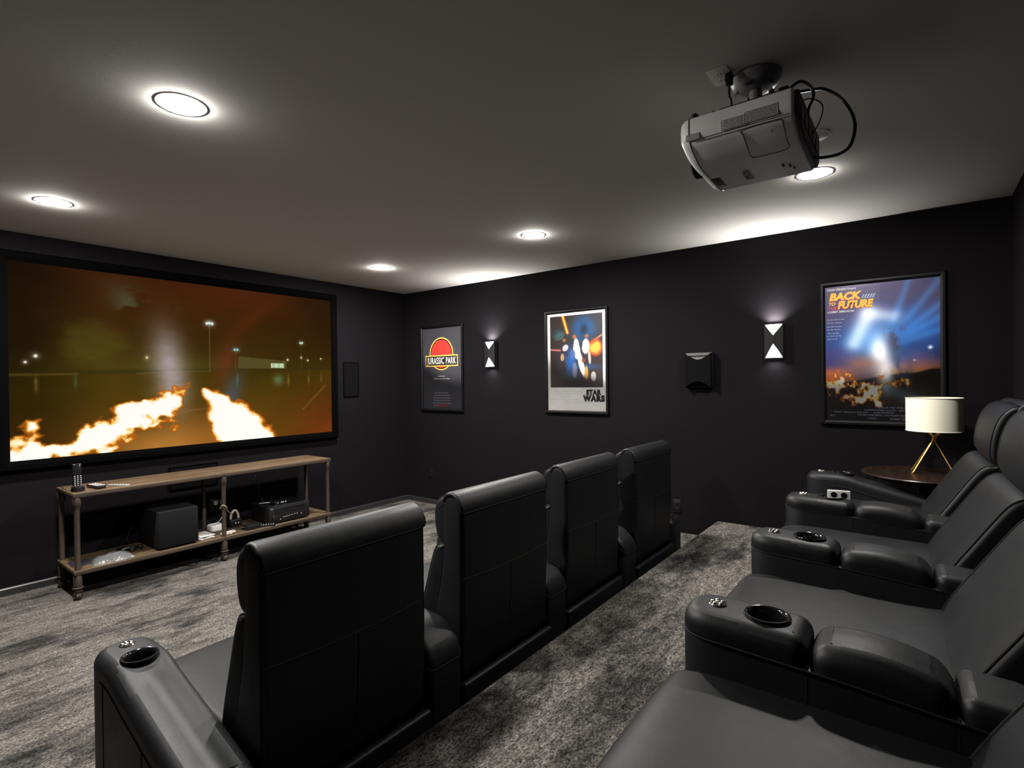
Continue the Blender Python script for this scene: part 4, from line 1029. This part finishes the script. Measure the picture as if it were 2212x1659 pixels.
# ------------------------------------------------------------------ side table, lamp, remote in the cup holder
TX, TY, TZ = -.338, -5.185, .870
tb = thing('side_table', 'round dark walnut side table in the back corner beside the last recliner', 'table', (TX, TY, PLAT_Z))
hz = TZ-PLAT_Z
MB().lathe([(.0, hz-.055), (.22, hz-.050), (.300, hz-.026), (.326, hz-.010), (.328, hz-.004), (.325, hz), (.0, hz)], 72, cap0=False, cap1=False).obj('table_top', M_WALNUT, tb, 30)
MB().lathe([(.045, .02), (.036, .06), (.032, .30), (.040, hz-.06), (.07, hz-.05)], 24).obj('pedestal', M_WALNUT, tb)
MB().lathe([(.0, 0), (.20, 0), (.20, .012), (.17, .022), (.05, .030), (0, .030)], 48, cap0=False, cap1=False).obj('base_plate', M_WALNUT, tb)
lp = thing('table_lamp', 'table lamp with cream drum shade on crossed brass legs', 'lamp', (-.282, -5.240, TZ))
for (fx, fy), (ux, uy) in (((-.085, .105), (.045, -.048)), ((.045, .112), (-.03, -.055)), ((-.005, -.100), (.004, .052))):
    MB().tube([(fx, fy, .004), (fx*.07, fy*.07, .200), (fx*.05, fy*.05, .214), (ux, uy, .285)], [.0085, .0085, .0085, .0075], 8).obj('leg', M_BRASS, lp)
MB().lathe([(.012, .270), (.016, .280), (.016, .320), (.010, .330)], 16).obj('socket', M_BRASS, lp)
mb = MB()
for k in range(3):
    a = 2*PI*k/3; mb.tube([(0, 0, .285), (.141*math.cos(a), .141*math.sin(a), .285)], .0022, 6)
mb.obj('shade_spider', M_BRASS, lp)
MB().lathe([(.1440, .266), (.1440, .475), (.1412, .475), (.1412, .266), (.1440, .266)], 72, cap0=False, cap1=False).obj('shade', M_SHADE, lp, 30)
mb = MB()
for z in (.268, .473): mb.tube([(.1436*math.cos(a), .1436*math.sin(a), z) for a in [2*PI*i/64 for i in range(64)]], .0028, 6, closed=True)
mb.obj('shade_rim', M_SHADE, lp)
MB().lathe([(.010, .33), (.022, .35), (.030, .385), (.022, .415), (0, .425)], 18, cap0=False, cap1=False).obj('bulb', M_WHITE, lp)
cord('lamp_cord', 'thin black lamp cord running across the table top to the back wall', [(-.282, -5.245, TZ+.09), (-.275, -5.30, TZ+.05), (-.255, -5.38, TZ+.012), (-.235, -5.46, TZ+.004), (-.230, -5.515, TZ+.006), (-.226, -5.550, TZ-.03), (-.22, -5.60, TZ-.20), (-.22, -5.62, PLAT_Z+.02)], .0024, M_CORD)
r = thing('remote_control', 'small white remote tucked in the cup holder of the second-last back-row arm', 'remote', (-1.385, -4.838, PLAT_Z+.535)); r.rotation_euler = (0, 0, 1.75)
MB().box(-.050, .050, -.006, .006, 0, .075, .003).obj('case', M_WHITE, r)
mb = MB()
for x in (-.022, .022): mb.lathe([(.016, 0), (.016, .0012), (0, .0012)], 20, (x, .0, .052), None, cap0=False, cap1=False)
mb = MB(); MR = Matrix(((1, 0, 0, 0), (0, 0, 1, .0055), (0, 1, 0, .052), (0, 0, 0, 1)))
for x in (-.022, .022): mb.lathe([(.0145, 0), (.0145, .0016), (.009, .0020), (0, .0012)], 20, (x, 0, 0), MR, cap0=False, cap1=False)
mb.obj('button_ring', M_BLACK, r)
